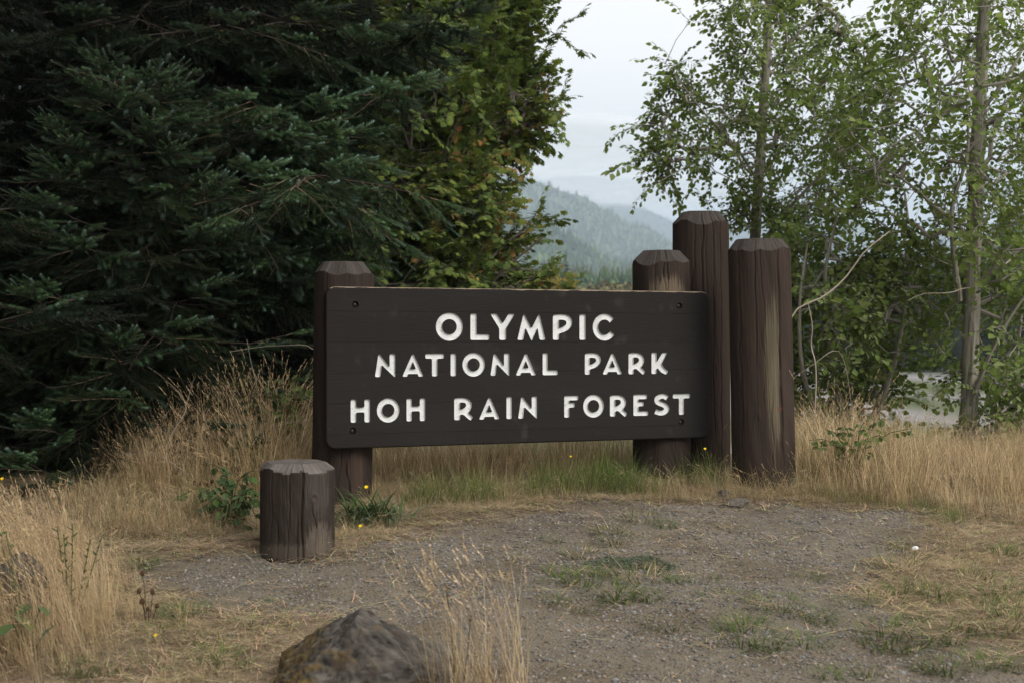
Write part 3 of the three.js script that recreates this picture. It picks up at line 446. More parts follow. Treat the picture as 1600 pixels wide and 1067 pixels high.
{ // the big spruce with the lit boughs that reach out over the clearing
  const base = onGround(300, 12.4), h = 17, o = thing('spruce_tree', base, 'large dark spruce on the left whose long boughs reach towards the sign', 'tree', 'spruces of the dark wood on the left'), r = rng(202), fr = new Fronds(frondFine), fd = new Fronds(frondDark), tw = new GB();
  part(o, 'trunk', smoothTube([V(0, -0.4, 0), V(0.05, 4, 0), V(0, 10, 0.1), V(0, h, 0)], [0.3, 0.24, 0.14, 0.02], 40, 12, 0.15), darkBark);
  const tips = [[505, 168, 9.8, 300], [530, 262, 9.6, 330], [515, 215, 10, 330], [510, 372, 9.9, 430], [470, 300, 9.5, 350], [440, 210, 10.2, 300], [518, 320, 10.4, 360], [400, 265, 9.3, 330], [640, 135, 10.6, 210], [725, 22, 10.8, 110], [680, 68, 11.2, 140], [630, 55, 10.9, 150], [575, 110, 11, 190], [560, 60, 10.6, 130], [360, 30, 9.8, 60], [480, 20, 10.3, 80], [150, 20, 9.7, 40], [330, 345, 9.5, 390], [440, 400, 10, 430], [475, 440, 10.4, 450], [410, 120, 10.6, 180], [455, 350, 9.7, 390], [385, 190, 9.9, 260]];
  for (const [px, py, D, sy] of tips) {
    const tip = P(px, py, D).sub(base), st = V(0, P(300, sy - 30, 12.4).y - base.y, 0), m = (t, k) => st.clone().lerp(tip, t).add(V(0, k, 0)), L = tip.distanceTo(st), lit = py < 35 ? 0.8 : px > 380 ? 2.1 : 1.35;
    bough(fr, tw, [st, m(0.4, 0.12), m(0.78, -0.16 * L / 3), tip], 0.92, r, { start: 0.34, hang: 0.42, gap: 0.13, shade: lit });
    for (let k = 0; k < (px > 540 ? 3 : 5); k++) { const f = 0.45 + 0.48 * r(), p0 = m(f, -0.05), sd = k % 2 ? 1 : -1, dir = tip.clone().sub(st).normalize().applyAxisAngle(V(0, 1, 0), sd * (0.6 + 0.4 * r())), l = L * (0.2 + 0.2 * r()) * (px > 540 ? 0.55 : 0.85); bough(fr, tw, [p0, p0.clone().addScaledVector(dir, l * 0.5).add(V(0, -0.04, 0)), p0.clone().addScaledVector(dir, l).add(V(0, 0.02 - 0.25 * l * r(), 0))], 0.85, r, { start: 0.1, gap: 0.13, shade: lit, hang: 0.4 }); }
  }
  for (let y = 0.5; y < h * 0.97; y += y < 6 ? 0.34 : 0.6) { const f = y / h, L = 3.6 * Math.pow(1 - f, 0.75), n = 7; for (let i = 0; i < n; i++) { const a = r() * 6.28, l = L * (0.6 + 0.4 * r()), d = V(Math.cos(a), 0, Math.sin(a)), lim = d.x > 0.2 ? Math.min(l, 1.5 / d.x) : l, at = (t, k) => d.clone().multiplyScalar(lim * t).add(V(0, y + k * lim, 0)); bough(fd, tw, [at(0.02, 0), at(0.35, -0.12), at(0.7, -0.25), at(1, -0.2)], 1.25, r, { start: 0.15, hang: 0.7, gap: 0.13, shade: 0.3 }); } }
  part(o, 'branch', tw.build(), twigMat, 'stuff'); fr.done(o, 'crown'); fd.done(o, 'crown');
}
conifer('spruce_tree', 'young blue green spruce with an upright leader in front of the wood', onGround(208, 9.3), 2.98, { R: 1.3, seed: 203, shade: 1.2, low: 0.1, size: 0.82, step: 0.28, per: 6, up: 0.3, trunk: 0.012 });
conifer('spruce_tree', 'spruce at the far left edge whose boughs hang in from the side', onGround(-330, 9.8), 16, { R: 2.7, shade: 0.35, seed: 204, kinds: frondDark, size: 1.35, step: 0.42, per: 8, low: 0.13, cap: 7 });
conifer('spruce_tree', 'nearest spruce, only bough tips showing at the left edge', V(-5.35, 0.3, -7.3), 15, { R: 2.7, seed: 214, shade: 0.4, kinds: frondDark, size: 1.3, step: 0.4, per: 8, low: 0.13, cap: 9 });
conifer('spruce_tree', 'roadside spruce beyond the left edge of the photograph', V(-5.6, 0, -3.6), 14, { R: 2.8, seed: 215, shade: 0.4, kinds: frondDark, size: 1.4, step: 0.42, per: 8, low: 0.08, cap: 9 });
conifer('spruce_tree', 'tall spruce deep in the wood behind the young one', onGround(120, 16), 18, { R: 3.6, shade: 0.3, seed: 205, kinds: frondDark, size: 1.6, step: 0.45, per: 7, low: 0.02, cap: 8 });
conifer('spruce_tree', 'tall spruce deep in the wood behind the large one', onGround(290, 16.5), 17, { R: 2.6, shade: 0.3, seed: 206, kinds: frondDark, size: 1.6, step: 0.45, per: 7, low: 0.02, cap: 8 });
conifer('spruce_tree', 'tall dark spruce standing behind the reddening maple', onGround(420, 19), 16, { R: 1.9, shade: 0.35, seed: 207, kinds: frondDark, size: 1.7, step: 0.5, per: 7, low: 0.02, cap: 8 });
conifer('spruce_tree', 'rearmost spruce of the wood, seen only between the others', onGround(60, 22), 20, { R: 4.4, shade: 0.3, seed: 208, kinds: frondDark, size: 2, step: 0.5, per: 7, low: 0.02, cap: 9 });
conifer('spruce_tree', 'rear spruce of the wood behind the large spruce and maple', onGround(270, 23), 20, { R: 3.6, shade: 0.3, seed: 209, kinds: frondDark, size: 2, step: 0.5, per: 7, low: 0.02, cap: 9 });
conifer('spruce_tree', 'small low spruce at the foot of the wood behind the dry grass', onGround(85, 9.6), 0.95, { R: 0.7, seed: 210, kinds: frondDark, size: 0.75, step: 0.2, per: 6, low: 0.05, trunk: 0.015 });
conifer('spruce_tree', 'small low spruce between the dry grass and the large spruce', onGround(275, 11.6), 1.2, { R: 0.7, seed: 211, kinds: frondDark, size: 0.75, step: 0.2, per: 6, low: 0.05, trunk: 0.015 });
conifer('spruce_tree', 'spreading low spruce at the left edge behind the foreground grass', onGround(-40, 9.4), 1.9, { R: 1.1, seed: 212, kinds: frondDark, size: 0.85, step: 0.22, per: 6, low: 0.05, trunk: 0.015 });
for (const [px, top, D, label] of [[884, 390, 230, 'lone dark conifer rising from the valley just left of the short post'], [1462, 328, 170, 'dark conifer seen between the two alders'], [1578, 250, 150, 'tall hazy conifer at the right edge behind the alder'], [1415, 372, 190, 'smaller dark conifer beside the one between the alders']]) {
  const p = P(px, top, D), b = V(p.x, -3.2, p.z), o = thing('far_conifer', b, label, 'tree', 'conifers on the river flats'), h = p.y + 3.2, r = rng(px), fr = new Fronds(frondDark);
  part(o, 'trunk', smoothTube([V(0, 0, 0), V(0, h * 0.5, 0), V(0, h, 0)], [0.35, 0.2, 0.03], 12, 6), darkBark);
  for (let i = 0; i < 620; i++) { const f = Math.pow(r(), 1.15), y = h * (0.06 + 0.92 * f), L = h * 0.17 * (1 - f) * (0.75 + 0.5 * r()) + 0.2, a = r() * 6.28, d = V(Math.cos(a), -0.25, Math.sin(a)); fr.add(frame(V(Math.cos(a) * L * 0.35, y, Math.sin(a) * L * 0.35), d, 0, L * 1.7), rgb(1.3, 1.3, 1.3)); }
  fr.done(o, 'crown');
}

// ---------------------------------------------------------------- broadleaf trees
function leafInto(g, o, d, up, len, wid, c, lobes) {
  const x = d.clone().normalize(), z = x.clone().cross(up).normalize(), y = z.clone().cross(x), q = (a, b, e) => o.clone().addScaledVector(x, a * len).addScaledVector(z, b * wid).addScaledVector(y, e * len);
  if (lobes) {                                                              // palmate leaf
    const c0 = q(0.28, 0, 0), out = [[0, 0, 0], [0.02, 0.3, -0.02], [-0.02, 0.52, -0.1], [0.2, 0.36, 0], [0.42, 0.62, -0.1], [0.48, 0.26, 0], [0.78, 0.42, -0.09], [0.68, 0.14, 0.01], [1, 0, -0.12]], pts = [...out, ...out.slice(1, -1).reverse().map(([a, b, e]) => [a, -b, e])].map((k) => q(...k));
    for (let i = 0; i < pts.length; i++) g.tri(c0, pts[i], pts[(i + 1) % pts.length], c);
  } else {
    const b = q(0, 0, 0), m1 = q(0.38, 0, -0.03), t = q(1, 0, -0.12), l1 = q(0.3, 0.5, 0.05), r1 = q(0.3, -0.5, 0.05), l2 = q(0.68, 0.36, 0), r2 = q(0.68, -0.36, 0);
    g.tri(b, m1, l1, c); g.tri(l1, m1, l2, c); g.tri(l2, m1, t, c); g.tri(b, r1, m1, c); g.tri(r1, r2, m1, c); g.tri(r2, t, m1, c);
  }
}
function spray(seed, n, len, leaf, colors, { lobes = false, flat = 0.6, stem = [0.12, 0.1, 0.07], wid = 0.72 } = {}) {
  const r = rng(seed), g = new GB(), ax = (f) => V(len * f, -0.12 * len * f * f + 0.03 * Math.sin(f * 5 + seed), 0.06 * len * Math.sin(f * 3 + seed));
  for (let i = 0; i < 3; i++) g.tube(ax(i / 3), ax((i + 1) / 3), 0.003 - 0.0007 * i, 0.0023 - 0.0007 * i, stem, 3);
  for (let i = 0; i < n; i++) {
    const f = 0.1 + 0.9 * (i + r() * 0.5) / n, sd = i % 2 ? 1 : -1, a = sd * (0.5 + 0.6 * r()) * (i === n - 1 ? 0.1 : 1), o = ax(f), d = V(Math.cos(a), -0.15 - 0.55 * r(), Math.sin(a)).normalize(), st = o.clone().addScaledVector(d, leaf * 0.35);
    g.tube(o, st, 0.0012, 0.001, stem, 3);
    const up = V((r() - 0.5) * (1 - flat) * 2, 1, (r() - 0.5) * (1 - flat) * 2 + sd * 0.25).normalize(), l = leaf * (0.65 + 0.6 * r()), c = colors[Math.floor(r() * colors.length)], k = 0.85 + 0.3 * r();
    leafInto(g, st, d, up, l, l * wid * (lobes ? 1.25 : 1), [c[0] * k, c[1] * k, c[2] * k], lobes);
  }
  return g.build();
}
function grow({ trunks, targets, seed, seg = 0.24, lift = 0.25, r0 = 0.0035, pw = 0.46 }) {   // branches that reach from the trunks to every leaf spray
  const r = rng(seed), N = [];
  for (const t of trunks) { let prev = -1; for (let i = 0; i < t.length; i++) { N.push({ p: t[i], up: prev, n: 0, trunk: true }); prev = N.length - 1; } }
  const T = targets.map((p) => { let b = 1e9; for (const q of N) b = Math.min(b, q.p.distanceTo(p)); return [b, p]; }).sort((a, b) => a[0] - b[0]), ends = [];
  for (const [, p] of T) {
    let best = 0, bd = 1e9;
    for (let i = 0; i < N.length; i++) { const q = N[i].p, dx = p.x - q.x, dy = p.y - q.y, dz = p.z - q.z; let d = Math.sqrt(dx * dx + dy * dy + dz * dz); d += (N[i].trunk ? 0.12 : 0) + Math.max(0, -dy - 0.4 * Math.hypot(dx, dz)) * 1.2; if (d < bd) { bd = d; best = i; } }
    const a = N[best].p, L = a.distanceTo(p), m = Math.max(1, Math.round(L / seg)); let prev = best;
    for (let k = 1; k <= m; k++) { const f = k / m, q = a.clone().lerp(p, f); if (k < m) q.add(V((r() - 0.5) * 0.12 * seg * 2, lift * L * f * (1 - f) + (r() - 0.5) * 0.1 * seg, (r() - 0.5) * 0.12 * seg * 2)); N.push({ p: q, up: prev, n: 0 }); prev = N.length - 1; }
    N[prev].end = true; ends.push([p, p.clone().sub(N[N[prev].up].p).normalize()]);
  }
  for (let i = N.length - 1; i >= 0; i--) { if (N[i].end) N[i].n += 1; if (N[i].up >= 0) N[N[i].up].n += N[i].n; }
  const g = new GB(), rad = (n) => Math.min(0.05, r0 * Math.pow(Math.max(1, n), pw));
  for (const q of N) if (q.up >= 0 && !q.trunk) { const u = N[q.up]; g.tube(u.p, q.p, rad(Math.min(u.n, q.n * 1.6)), rad(q.n), [1, 1, 1], q.n > 12 ? 6 : 3); }
  return { wood: g.build(), ends };
}
function crown(o, kinds, mat, ends, base, seed, { scale = 1, droop = 0.25, out = null, tint = null, roll = 0.5 } = {}) {
  const r = rng(seed), lists = kinds.map(() => []);
  for (const [p, d] of ends) {
    const q = d.clone(); if (out) q.add(p.clone().sub(out).normalize().multiplyScalar(0.5)); q.y -= droop * r(); q.x += 0.5 * (r() - 0.5); q.z += 0.5 * (r() - 0.5);
    const k = 0.8 + 0.4 * r(), c = tint ? tint(p, r, k) : rgb(k, k, k);
    lists[Math.floor(r() * kinds.length)].push([frame(p.clone().addScaledVector(q.normalize(), -0.08), q, (r() - 0.5) * 2 * roll, scale * (0.8 + 0.45 * r())), c]);
  }
  kinds.forEach((g, i) => lists[i].length && copies(o, 'crown', g, mat, lists[i]));
}
function fillRegion(poly, D0, D1, n, seed, { base, keep = () => true, noise = 0.9, thr = -0.2 } = {}) {   // points through a crown given by its outline and depth
  const r = rng(seed), xs = poly.map((p) => p[0]), ys = poly.map((p) => p[1]), x0 = Math.min(...xs), x1 = Math.max(...xs), y0 = Math.min(...ys), y1 = Math.max(...ys), out = [];
  for (let i = 0; i < n * 40 && out.length < n; i++) { const px = lerp(x0, x1, r()), py = lerp(y0, y1, r()); if (!inPoly(px, py, poly)) continue; const edge = clamp(polyDist(px, py, poly) / 90, 0.12, 1), D = lerp(D0, D1, 0.5 + (r() - 0.5) * edge), p = P(px, py, D); if (n3(p.x * noise * 1.6, p.y * noise * 1.6, p.z * noise * 1.6) < thr || !keep(p, px, py)) continue; out.push(p.sub(base)); }
  return out;
}
const trunkPts = (list, base, step = 0.3) => { const c = new THREE.CatmullRomCurve3(list.map((p) => p.clone().sub(base))); const n = Math.max(4, Math.round(c.getLength() / step)), o = []; for (let i = 0; i <= n; i++) o.push(c.getPointAt(i / n)); return o; };
const mapleBark = std({ map: pale, color: rgb(0.2, 0.18, 0.155), roughness: 1 }), mapleTwig = std({ color: rgb(0.11, 0.095, 0.08), roughness: 1 });
{ // reddening maple between the spruces and the open sky
  const base = onGround(640, 14.2), o = thing('maple_tree', base, 'broad maple with green and reddening leaves behind the left post', 'tree'), B = (px, py, D) => P(px, py, D).sub(base);
  const limbs = [[[640, 640, 14.2], [650, 420, 14.1], [690, 150, 13.9], [700, -60, 13.8]], [[640, 640, 14.2], [690, 440, 13.9], [750, 290, 13.5], [800, 160, 13.4]], [[640, 640, 14.2], [600, 420, 14], [560, 200, 13.8], [540, 20, 13.9]], [[640, 640, 14.2], [720, 500, 13.8], [790, 420, 13.4], [850, 370, 13.2]], [[640, 640, 14.2], [630, 430, 13.4], [640, 250, 12.9], [650, 90, 12.8]], [[640, 640, 14.2], [710, 380, 14.6], [770, 160, 14.6], [800, -40, 14.6]]].map((l) => l.map((q) => B(...q)));
  limbs.forEach((l, i) => part(o, i ? 'limb' : 'trunk', smoothTube(l, i ? [0.045, 0.03, 0.02, 0.008] : [0.075, 0.05, 0.03, 0.015], 24, 7, 0.15), mapleBark));
  const poly = [[480, -80], [820, -80], [818, 8], [820, 40], [805, 95], [846, 148], [838, 200], [808, 232], [780, 258], [785, 295], [772, 325], [762, 365], [795, 335], [838, 338], [822, 362], [775, 400], [830, 428], [855, 460], [862, 520], [520, 620], [470, 450], [500, 250]];
  const T = [...fillRegion([[730, -60], [820, -40], [818, 70], [845, 150], [835, 205], [795, 240], [740, 250], [720, 120]], 12.9, 14.4, 330, 309, { base, thr: -0.6 }), ...fillRegion([[640, 230], [770, 240], [780, 320], [740, 420], [620, 430]], 12.2, 13.4, 220, 310, { base, thr: -0.6 }), ...fillRegion([[740, 380], [780, 410], [845, 425], [870, 455], [875, 530], [620, 560], [600, 440], [700, 400]], 12.8, 14.6, 700, 304, { base, thr: -0.9 }), ...fillRegion(poly, 12.3, 15.2, 3000, 301, { base, noise: 0.9, thr: -0.42, keep: (p, px, py) => true }), ...fillRegion([[500, 0], [700, 0], [760, 300], [800, 460], [540, 520], [500, 250]], 14, 15.6, 700, 303, { base, thr: -0.8 })];
  for (const q of [[848, 42, 13.2], [860, 47, 13.1], [872, 62, 13.1], [880, 42, 13], [838, 66, 13.3], [868, 155, 13.2], [874, 186, 13.1], [860, 175, 13.3]]) T.push(B(...q));
  const { wood, ends } = grow({ trunks: limbs.map((l) => new THREE.CatmullRomCurve3(l).getPoints(18)), targets: T, seed: 302 });
  part(o, 'branch', wood, mapleTwig, 'stuff');
  const gr = [[0.09, 0.14, 0.024], [0.13, 0.18, 0.032], [0.065, 0.105, 0.022]], mx = [[0.18, 0.195, 0.032], [0.23, 0.2, 0.045], [0.22, 0.13, 0.04], [0.14, 0.17, 0.03]], rd = [[0.28, 0.13, 0.045], [0.27, 0.17, 0.05], [0.2, 0.1, 0.035], [0.19, 0.16, 0.04]];
  const m = leafy({ transmission: 0.3 }), kinds = [spray(1, 16, 0.4, 0.07, [...gr, ...gr, mx[0]], { lobes: true, flat: 0.4 }), spray(2, 17, 0.4, 0.068, [...gr, ...gr, mx[3]], { lobes: true, flat: 0.4 }), spray(3, 15, 0.38, 0.066, [...mx, ...gr, gr[1]], { lobes: true, flat: 0.4 }), spray(4, 14, 0.38, 0.066, [...rd, ...mx, ...gr], { lobes: true, flat: 0.4 })];
  const buckets = [[], [], []], r = rng(305);
  for (const e of ends) { const p = e[0], px = (p.x + base.x) / -(p.z + base.z) * F + 800, py = HZ - (p.y + base.y - EYE) / -(p.z + base.z) * F, red = smoothstep(px, 610, 790) * smoothstep(py, 60, 300) * (1 - 0.75 * smoothstep(py, 380, 440)) * (0.75 + 0.7 * n2(px * 0.012, py * 0.012)); const k = r(); buckets[k < red * 0.42 ? 2 : k < red * 0.42 + 0.2 + red * 0.4 ? 1 : 0].push(e); }
  crown(o, kinds.slice(0, 2), m, buckets[0], base, 306, { droop: 0.35 }); crown(o, [kinds[2]], m, buckets[1], base, 307, { droop: 0.35 }); crown(o, [kinds[3]], m, buckets[2], base, 308, { droop: 0.35 });
}
const alderCol = [[0.125, 0.185, 0.034], [0.155, 0.215, 0.042], [0.085, 0.135, 0.028], [0.21, 0.255, 0.08], [0.135, 0.19, 0.037]];
const alderKinds = [spray(11, 11, 0.42, 0.08, alderCol, { flat: 0.2 }), spray(12, 13, 0.46, 0.068, alderCol, { flat: 0.2 }), spray(13, 10, 0.36, 0.084, alderCol, { flat: 0.2 }), spray(14, 12, 0.42, 0.064, [...alderCol, [0.22, 0.225, 0.1]], { flat: 0.2 })];
const alderMat = leafy({ transmission: 0.5 });
function alder(label, base, trunks, targets, seed, opt = {}) {
  const o = thing(opt.name ?? 'alder_tree', base, label, opt.category ?? 'tree', opt.group), tp = [];
  trunks.forEach(([pts, rad], i) => { const l = pts.map((q) => P(...q).sub(base)); part(o, i ? 'limb' : 'trunk', smoothTube(l, rad, 40, 9, 0.1), paleBark); tp.push(new THREE.CatmullRomCurve3(l).getPoints(Math.max(10, pts.length * 7))); });
  const { wood, ends } = grow({ trunks: tp, targets, seed, r0: 0.003, lift: 0.18 });
  part(o, 'branch', wood, opt.twig ?? paleTwig, 'stuff');
  crown(o, alderKinds, alderMat, ends, base, seed + 1, { droop: 0.3, roll: 0.9, scale: opt.scale ?? 0.82 });
  return o;
}
{
  const b1 = V((1175 - 800) / F * 15, -0.6, -15);
  alder('slender pale alder rising behind the tall post', b1, [[[[1170, 700, 15], [1178, 420, 15], [1188, 240, 14.95], [1199, 60, 14.9], [1205, -120, 14.9]], [0.1, 0.075, 0.06, 0.048, 0.03]], [[[1180, 400, 15], [1230, 330, 14.7], [1300, 260, 14.4], [1370, 215, 14.1]], [0.026, 0.02, 0.014, 0.006]], [[[1188, 290, 15], [1150, 230, 14.6], [1095, 170, 14.3], [1050, 110, 14]], [0.02, 0.015, 0.01, 0.004]], [[[1196, 110, 14.9], [1260, 40, 14.7], [1320, -20, 14.6]], [0.02, 0.014, 0.008]]],
    [...fillRegion([[1085, 0], [1105, 38], [1120, 88], [1045, 96], [1040, 140], [1012, 190], [998, 212], [1015, 250], [1030, 285], [1070, 312], [1120, 318], [1150, 330], [1230, 380], [1330, 360], [1390, 250], [1380, 100], [1330, 30], [1260, -10], [1150, -60], [1050, -60]], 13.6, 16.4, 1250, 401, { base: b1, thr: -0.02, noise: 1.0 }), ...fillRegion([[1100, 320], [1240, 330], [1270, 470], [1230, 480], [1150, 420]], 13.8, 15.5, 80, 402, { base: b1 }),
      ...[[1062, 18, 14], [1078, 34, 14], [1022, 92, 14], [1040, 100, 14.1], [972, 206, 14], [985, 200, 14], [1000, 195, 14], [978, 258, 14.1], [990, 262, 14], [1008, 300, 14.2], [1056, 322, 14.2], [1030, 285, 14.2]].map((q) => P(...q).sub(b1))], 403);
  const b2 = V((1515 - 800) / F * 12.2, -0.1, -12.2);
  alder('thicker pale alder with mottled trunk at the right of the photograph', b2, [[[[1508, 760, 12.2], [1516, 600, 12.2], [1521, 420, 12.2], [1528, 230, 12.15], [1538, 20, 12.1], [1545, -120, 12.1]], [0.088, 0.08, 0.074, 0.069, 0.058, 0.045]], [[[1500, 470, 12.1], [1488, 330, 11.9], [1512, 240, 11.8], [1510, 140, 11.8]], [0.03, 0.022, 0.016, 0.006]], [[[1524, 360, 12.2], [1470, 330, 11.9], [1410, 280, 11.7], [1350, 250, 11.5]], [0.022, 0.017, 0.012, 0.004]], [[[1522, 450, 12.2], [1565, 412, 12], [1620, 370, 11.9], [1700, 330, 11.9]], [0.03, 0.028, 0.024, 0.015]], [[[1530, 180, 12.1], [1580, 110, 12], [1620, 30, 12]], [0.022, 0.016, 0.008]], [[[1512, 650, 12.2], [1545, 560, 11.9], [1590, 480, 11.7], [1640, 420, 11.6]], [0.026, 0.02, 0.014, 0.008]]],
    [...fillRegion([[1290, -60], [1700, -60], [1700, 480], [1560, 500], [1420, 380], [1330, 330], [1290, 200], [1380, 60]], 10.8, 14, 1080, 411, { base: b2, thr: 0.0, noise: 1.0 }), ...fillRegion([[1380, 380], [1720, 420], [1720, 680], [1540, 690], [1470, 560]], 11.2, 13.4, 130, 412, { base: b2, thr: 0 }), ...fillRegion([[1440, 600], [1500, 570], [1570, 590], [1720, 560], [1720, 725], [1600, 715], [1500, 690], [1430, 680]], 11.2, 13.2, 190, 414, { base: b2, thr: -0.1 })], 413);
  const b3 = V((1330 - 800) / F * 13, -0.2, -13);
  alder('dense green alder thicket between the right post and the thicker alder', b3, [[[[1330, 700, 13], [1300, 560, 12.9], [1290, 430, 12.8], [1310, 330, 12.8]], [0.035, 0.03, 0.022, 0.01]], [[[1350, 700, 13], [1400, 560, 12.8], [1420, 450, 12.7], [1430, 360, 12.7]], [0.035, 0.028, 0.02, 0.008]], [[[1320, 700, 13], [1260, 600, 12.6], [1250, 480, 12.5], [1262, 380, 12.5]], [0.03, 0.024, 0.018, 0.008]]],
    fillRegion([[1225, 370], [1290, 360], [1340, 390], [1420, 370], [1490, 430], [1470, 520], [1420, 580], [1380, 640], [1230, 680]], 11.8, 14.6, 720, 421, { base: b3, thr: -0.25 }), 423, { name: 'alder_thicket', category: 'shrub', scale: 0.95 });
  const b4 = V((1600 - 800) / F * 14.5, -0.8, -14.5);
  alder('leafy alder shrub at the right edge behind the thicker trunk', b4, [[[[1600, 740, 14.5], [1590, 560, 14.4], [1610, 400, 14.3]], [0.04, 0.03, 0.012]], [[[1590, 740, 14.5], [1540, 600, 14.2], [1500, 480, 14.1]], [0.03, 0.022, 0.008]]],
    fillRegion([[1470, 520], [1530, 450], [1580, 330], [1720, 300], [1720, 720], [1560, 720], [1600, 600]], 13.6, 15.6, 200, 431, { base: b4, thr: -0.15 }).concat(fillRegion([[1545, 590], [1600, 560], [1720, 520], [1720, 735], [1560, 735]], 13.2, 15, 170, 432, { base: b4, thr: -0.3 })), 433, { name: 'alder_shrub', category: 'shrub' });
}

// ---------------------------------------------------------------- grass
const STRAW = [[0.55, 0.42, 0.24], [0.42, 0.315, 0.175], [0.66, 0.54, 0.35], [0.29, 0.21, 0.12], [0.5, 0.37, 0.2]], GREENS = [[0.085, 0.13, 0.025], [0.12, 0.165, 0.035], [0.15, 0.19, 0.055], [0.1, 0.14, 0.04]];
function blade(g, o, az, lean, len, wid, droop, c, segs = 4) {             // a strip that bends over towards its tip
  const d = V(Math.cos(az), 0, Math.sin(az)), s = V(-d.z, 0, d.x).multiplyScalar(wid); let p = o.clone(), a = lean; let L = p.clone().addScaledVector(s, 0.5), R = p.clone().addScaledVector(s, -0.5);
  for (let i = 1; i <= segs; i++) {
    p = p.clone().addScaledVector(d, Math.sin(a) * len / segs).add(V(0, Math.cos(a) * len / segs, 0)); a += droop / segs;
    const w = 0.5 * (1 - (i / segs) ** 2 * 0.96), l2 = p.clone().addScaledVector(s, w), r2 = p.clone().addScaledVector(s, -w);
    if (i === segs) g.tri(L, R, p, c); else g.quad(L, R, r2, l2, c); L = l2; R = r2;
  }
  return [p, a, d];
}
function tuft(seed, { n, h, spread, lean = 0.12, wid = 0.003, droop = 0.6, cols = STRAW, seeds = 0.4, skirt = 0.4, skirtCols = [...STRAW, [0.16, 0.1, 0.055], [0.1, 0.075, 0.04]], wind = [0, 0] }) {
  const r = rng(seed), g = new GB();
  for (let i = 0; i < n; i++) {
    const a = r() * 6.28, q = spread * Math.sqrt(r()), o = V(Math.cos(a) * q, -0.02, Math.sin(a) * q), c0 = cols[Math.floor(r() * cols.length)], k = 0.5 + 0.8 * r(), c = c0.map((v) => v * k);
    const low = r() < skirt, wv = V(Math.cos(a) * 0.7 + r() - 0.5 + wind[0], 0, Math.sin(a) * 0.7 + r() - 0.5 + wind[1]), az = Math.atan2(wv.z, wv.x), len = h * (low ? 0.25 + 0.4 * r() : 0.65 + 0.5 * r());
    const cc = low ? skirtCols[Math.floor(r() * skirtCols.length)].map((v) => v * k * 0.85) : c;
    const [tip, ta, d] = blade(g, o, az, lean * (0.4 + 1.2 * r()) * (low ? 2.6 : 1), len, wid * (low ? 1.3 : 0.8), droop * (0.4 + r()) * (low ? 1.8 : 0.8), cc);
    if (!low && r() < seeds) {                                              // seed head: a narrow spike of small husks
      const ax = d.clone().multiplyScalar(Math.sin(ta)).add(V(0, Math.cos(ta), 0)), L = 0.05 + 0.06 * r(), m = 9, hc = mixc(c, [0.5, 0.36, 0.22], 0.5).map((v) => v * 1.05);
      for (let j = 0; j < m; j++) { const b = tip.clone().addScaledVector(ax, L * j / m - 0.02), an = j * 2.4, e = V(Math.cos(an), 0.3, Math.sin(an)).addScaledVector(ax, 2.2).normalize(), s = ax.clone().cross(e).normalize().multiplyScalar(0.0016 + 0.0012 * Math.sin(Math.PI * j / m)); g.tri(b.clone().sub(s), b.clone().add(s), b.clone().addScaledVector(e, 0.014), hc); }
    }
  }
  return g.build();
}
const grassMat = leafy({ transmission: 0.3 }), GMIX = [...STRAW, ...STRAW, [0.14, 0.16, 0.06], [0.2, 0.2, 0.08], [0.1, 0.14, 0.04], [0.22, 0.24, 0.1]];
function field(name, label, kinds, poly, n, seed, { s0 = 0.8, s1 = 0.5, keep, hgt = () => 1, fall = 0.25, tint, tilt = 0.22, wind = 0 } = {}) {
  const r = rng(seed), xs = poly.map((p) => p[0]), zs = poly.map((p) => p[1]), x0 = Math.min(...xs), x1 = Math.max(...xs), z0 = Math.min(...zs), z1 = Math.max(...zs), lists = kinds.map(() => []); let done = 0;
  for (let i = 0; i < n * 60 && done < n; i++) {
    const x = lerp(x0, x1, r()), z = lerp(z0, z1, r()); if (!inPoly(x, z, poly) || (keep && r() > keep(x, z))) continue; done++;
    const k = 0.8 + 0.4 * r(), s = (s0 + s1 * r()) * hgt(x, z) * (fall ? lerp(0.55, 1, smoothstep(polyDist(x, z, poly), 0, fall)) : 1) * (r() < 0.12 ? 0.55 : 1);
    lists[Math.floor(r() * kinds.length)].push([upright(V(x, ground(x, z), z), r() * 6.28, s, tilt * r() + wind, wind ? 1.2 + r() : r() * 6.28, 0.9 + 0.25 * r()), tint ? tint(x, z, k, r) : rgb(k, k * (0.96 + 0.06 * r()), k * (0.9 + 0.16 * r()))]);
  }
  const o = thing(name, V(0, 0, 0), label, 'grass', null, 'stuff'); kinds.forEach((g, i) => lists[i].length && copies(o, 'blades', g, grassMat, lists[i])); return o;
}
const BROWN = [0.16, 0.1, 0.055]; const TALL = [tuft(1, { n: 22, h: 0.62, spread: 0.13, droop: 0.5, lean: 0.2, wid: 0.0046, seeds: 0.5 }), tuft(2, { n: 20, h: 0.66, spread: 0.13, droop: 0.7, lean: 0.24, wid: 0.0044, seeds: 0.4 }), tuft(3, { n: 24, h: 0.56, spread: 0.15, lean: 0.34, droop: 0.9, wid: 0.0046, seeds: 0.35, cols: [...STRAW, BROWN] }), tuft(4, { n: 22, h: 0.6, spread: 0.14, lean: 0.28, droop: 0.6, wid: 0.0046, seeds: 0.4, cols: GMIX, skirtCols: [...STRAW, ...GREENS] })];
const MAT = [tuft(5, { n: 46, h: 0.3, spread: 0.14, lean: 0.5, droop: 1.5, seeds: 0, skirt: 0.6 }), tuft(6, { n: 44, h: 0.26, spread: 0.14, lean: 0.6, droop: 1.4, seeds: 0.05, skirt: 0.6, cols: GMIX, skirtCols: [...STRAW, ...GREENS] })];
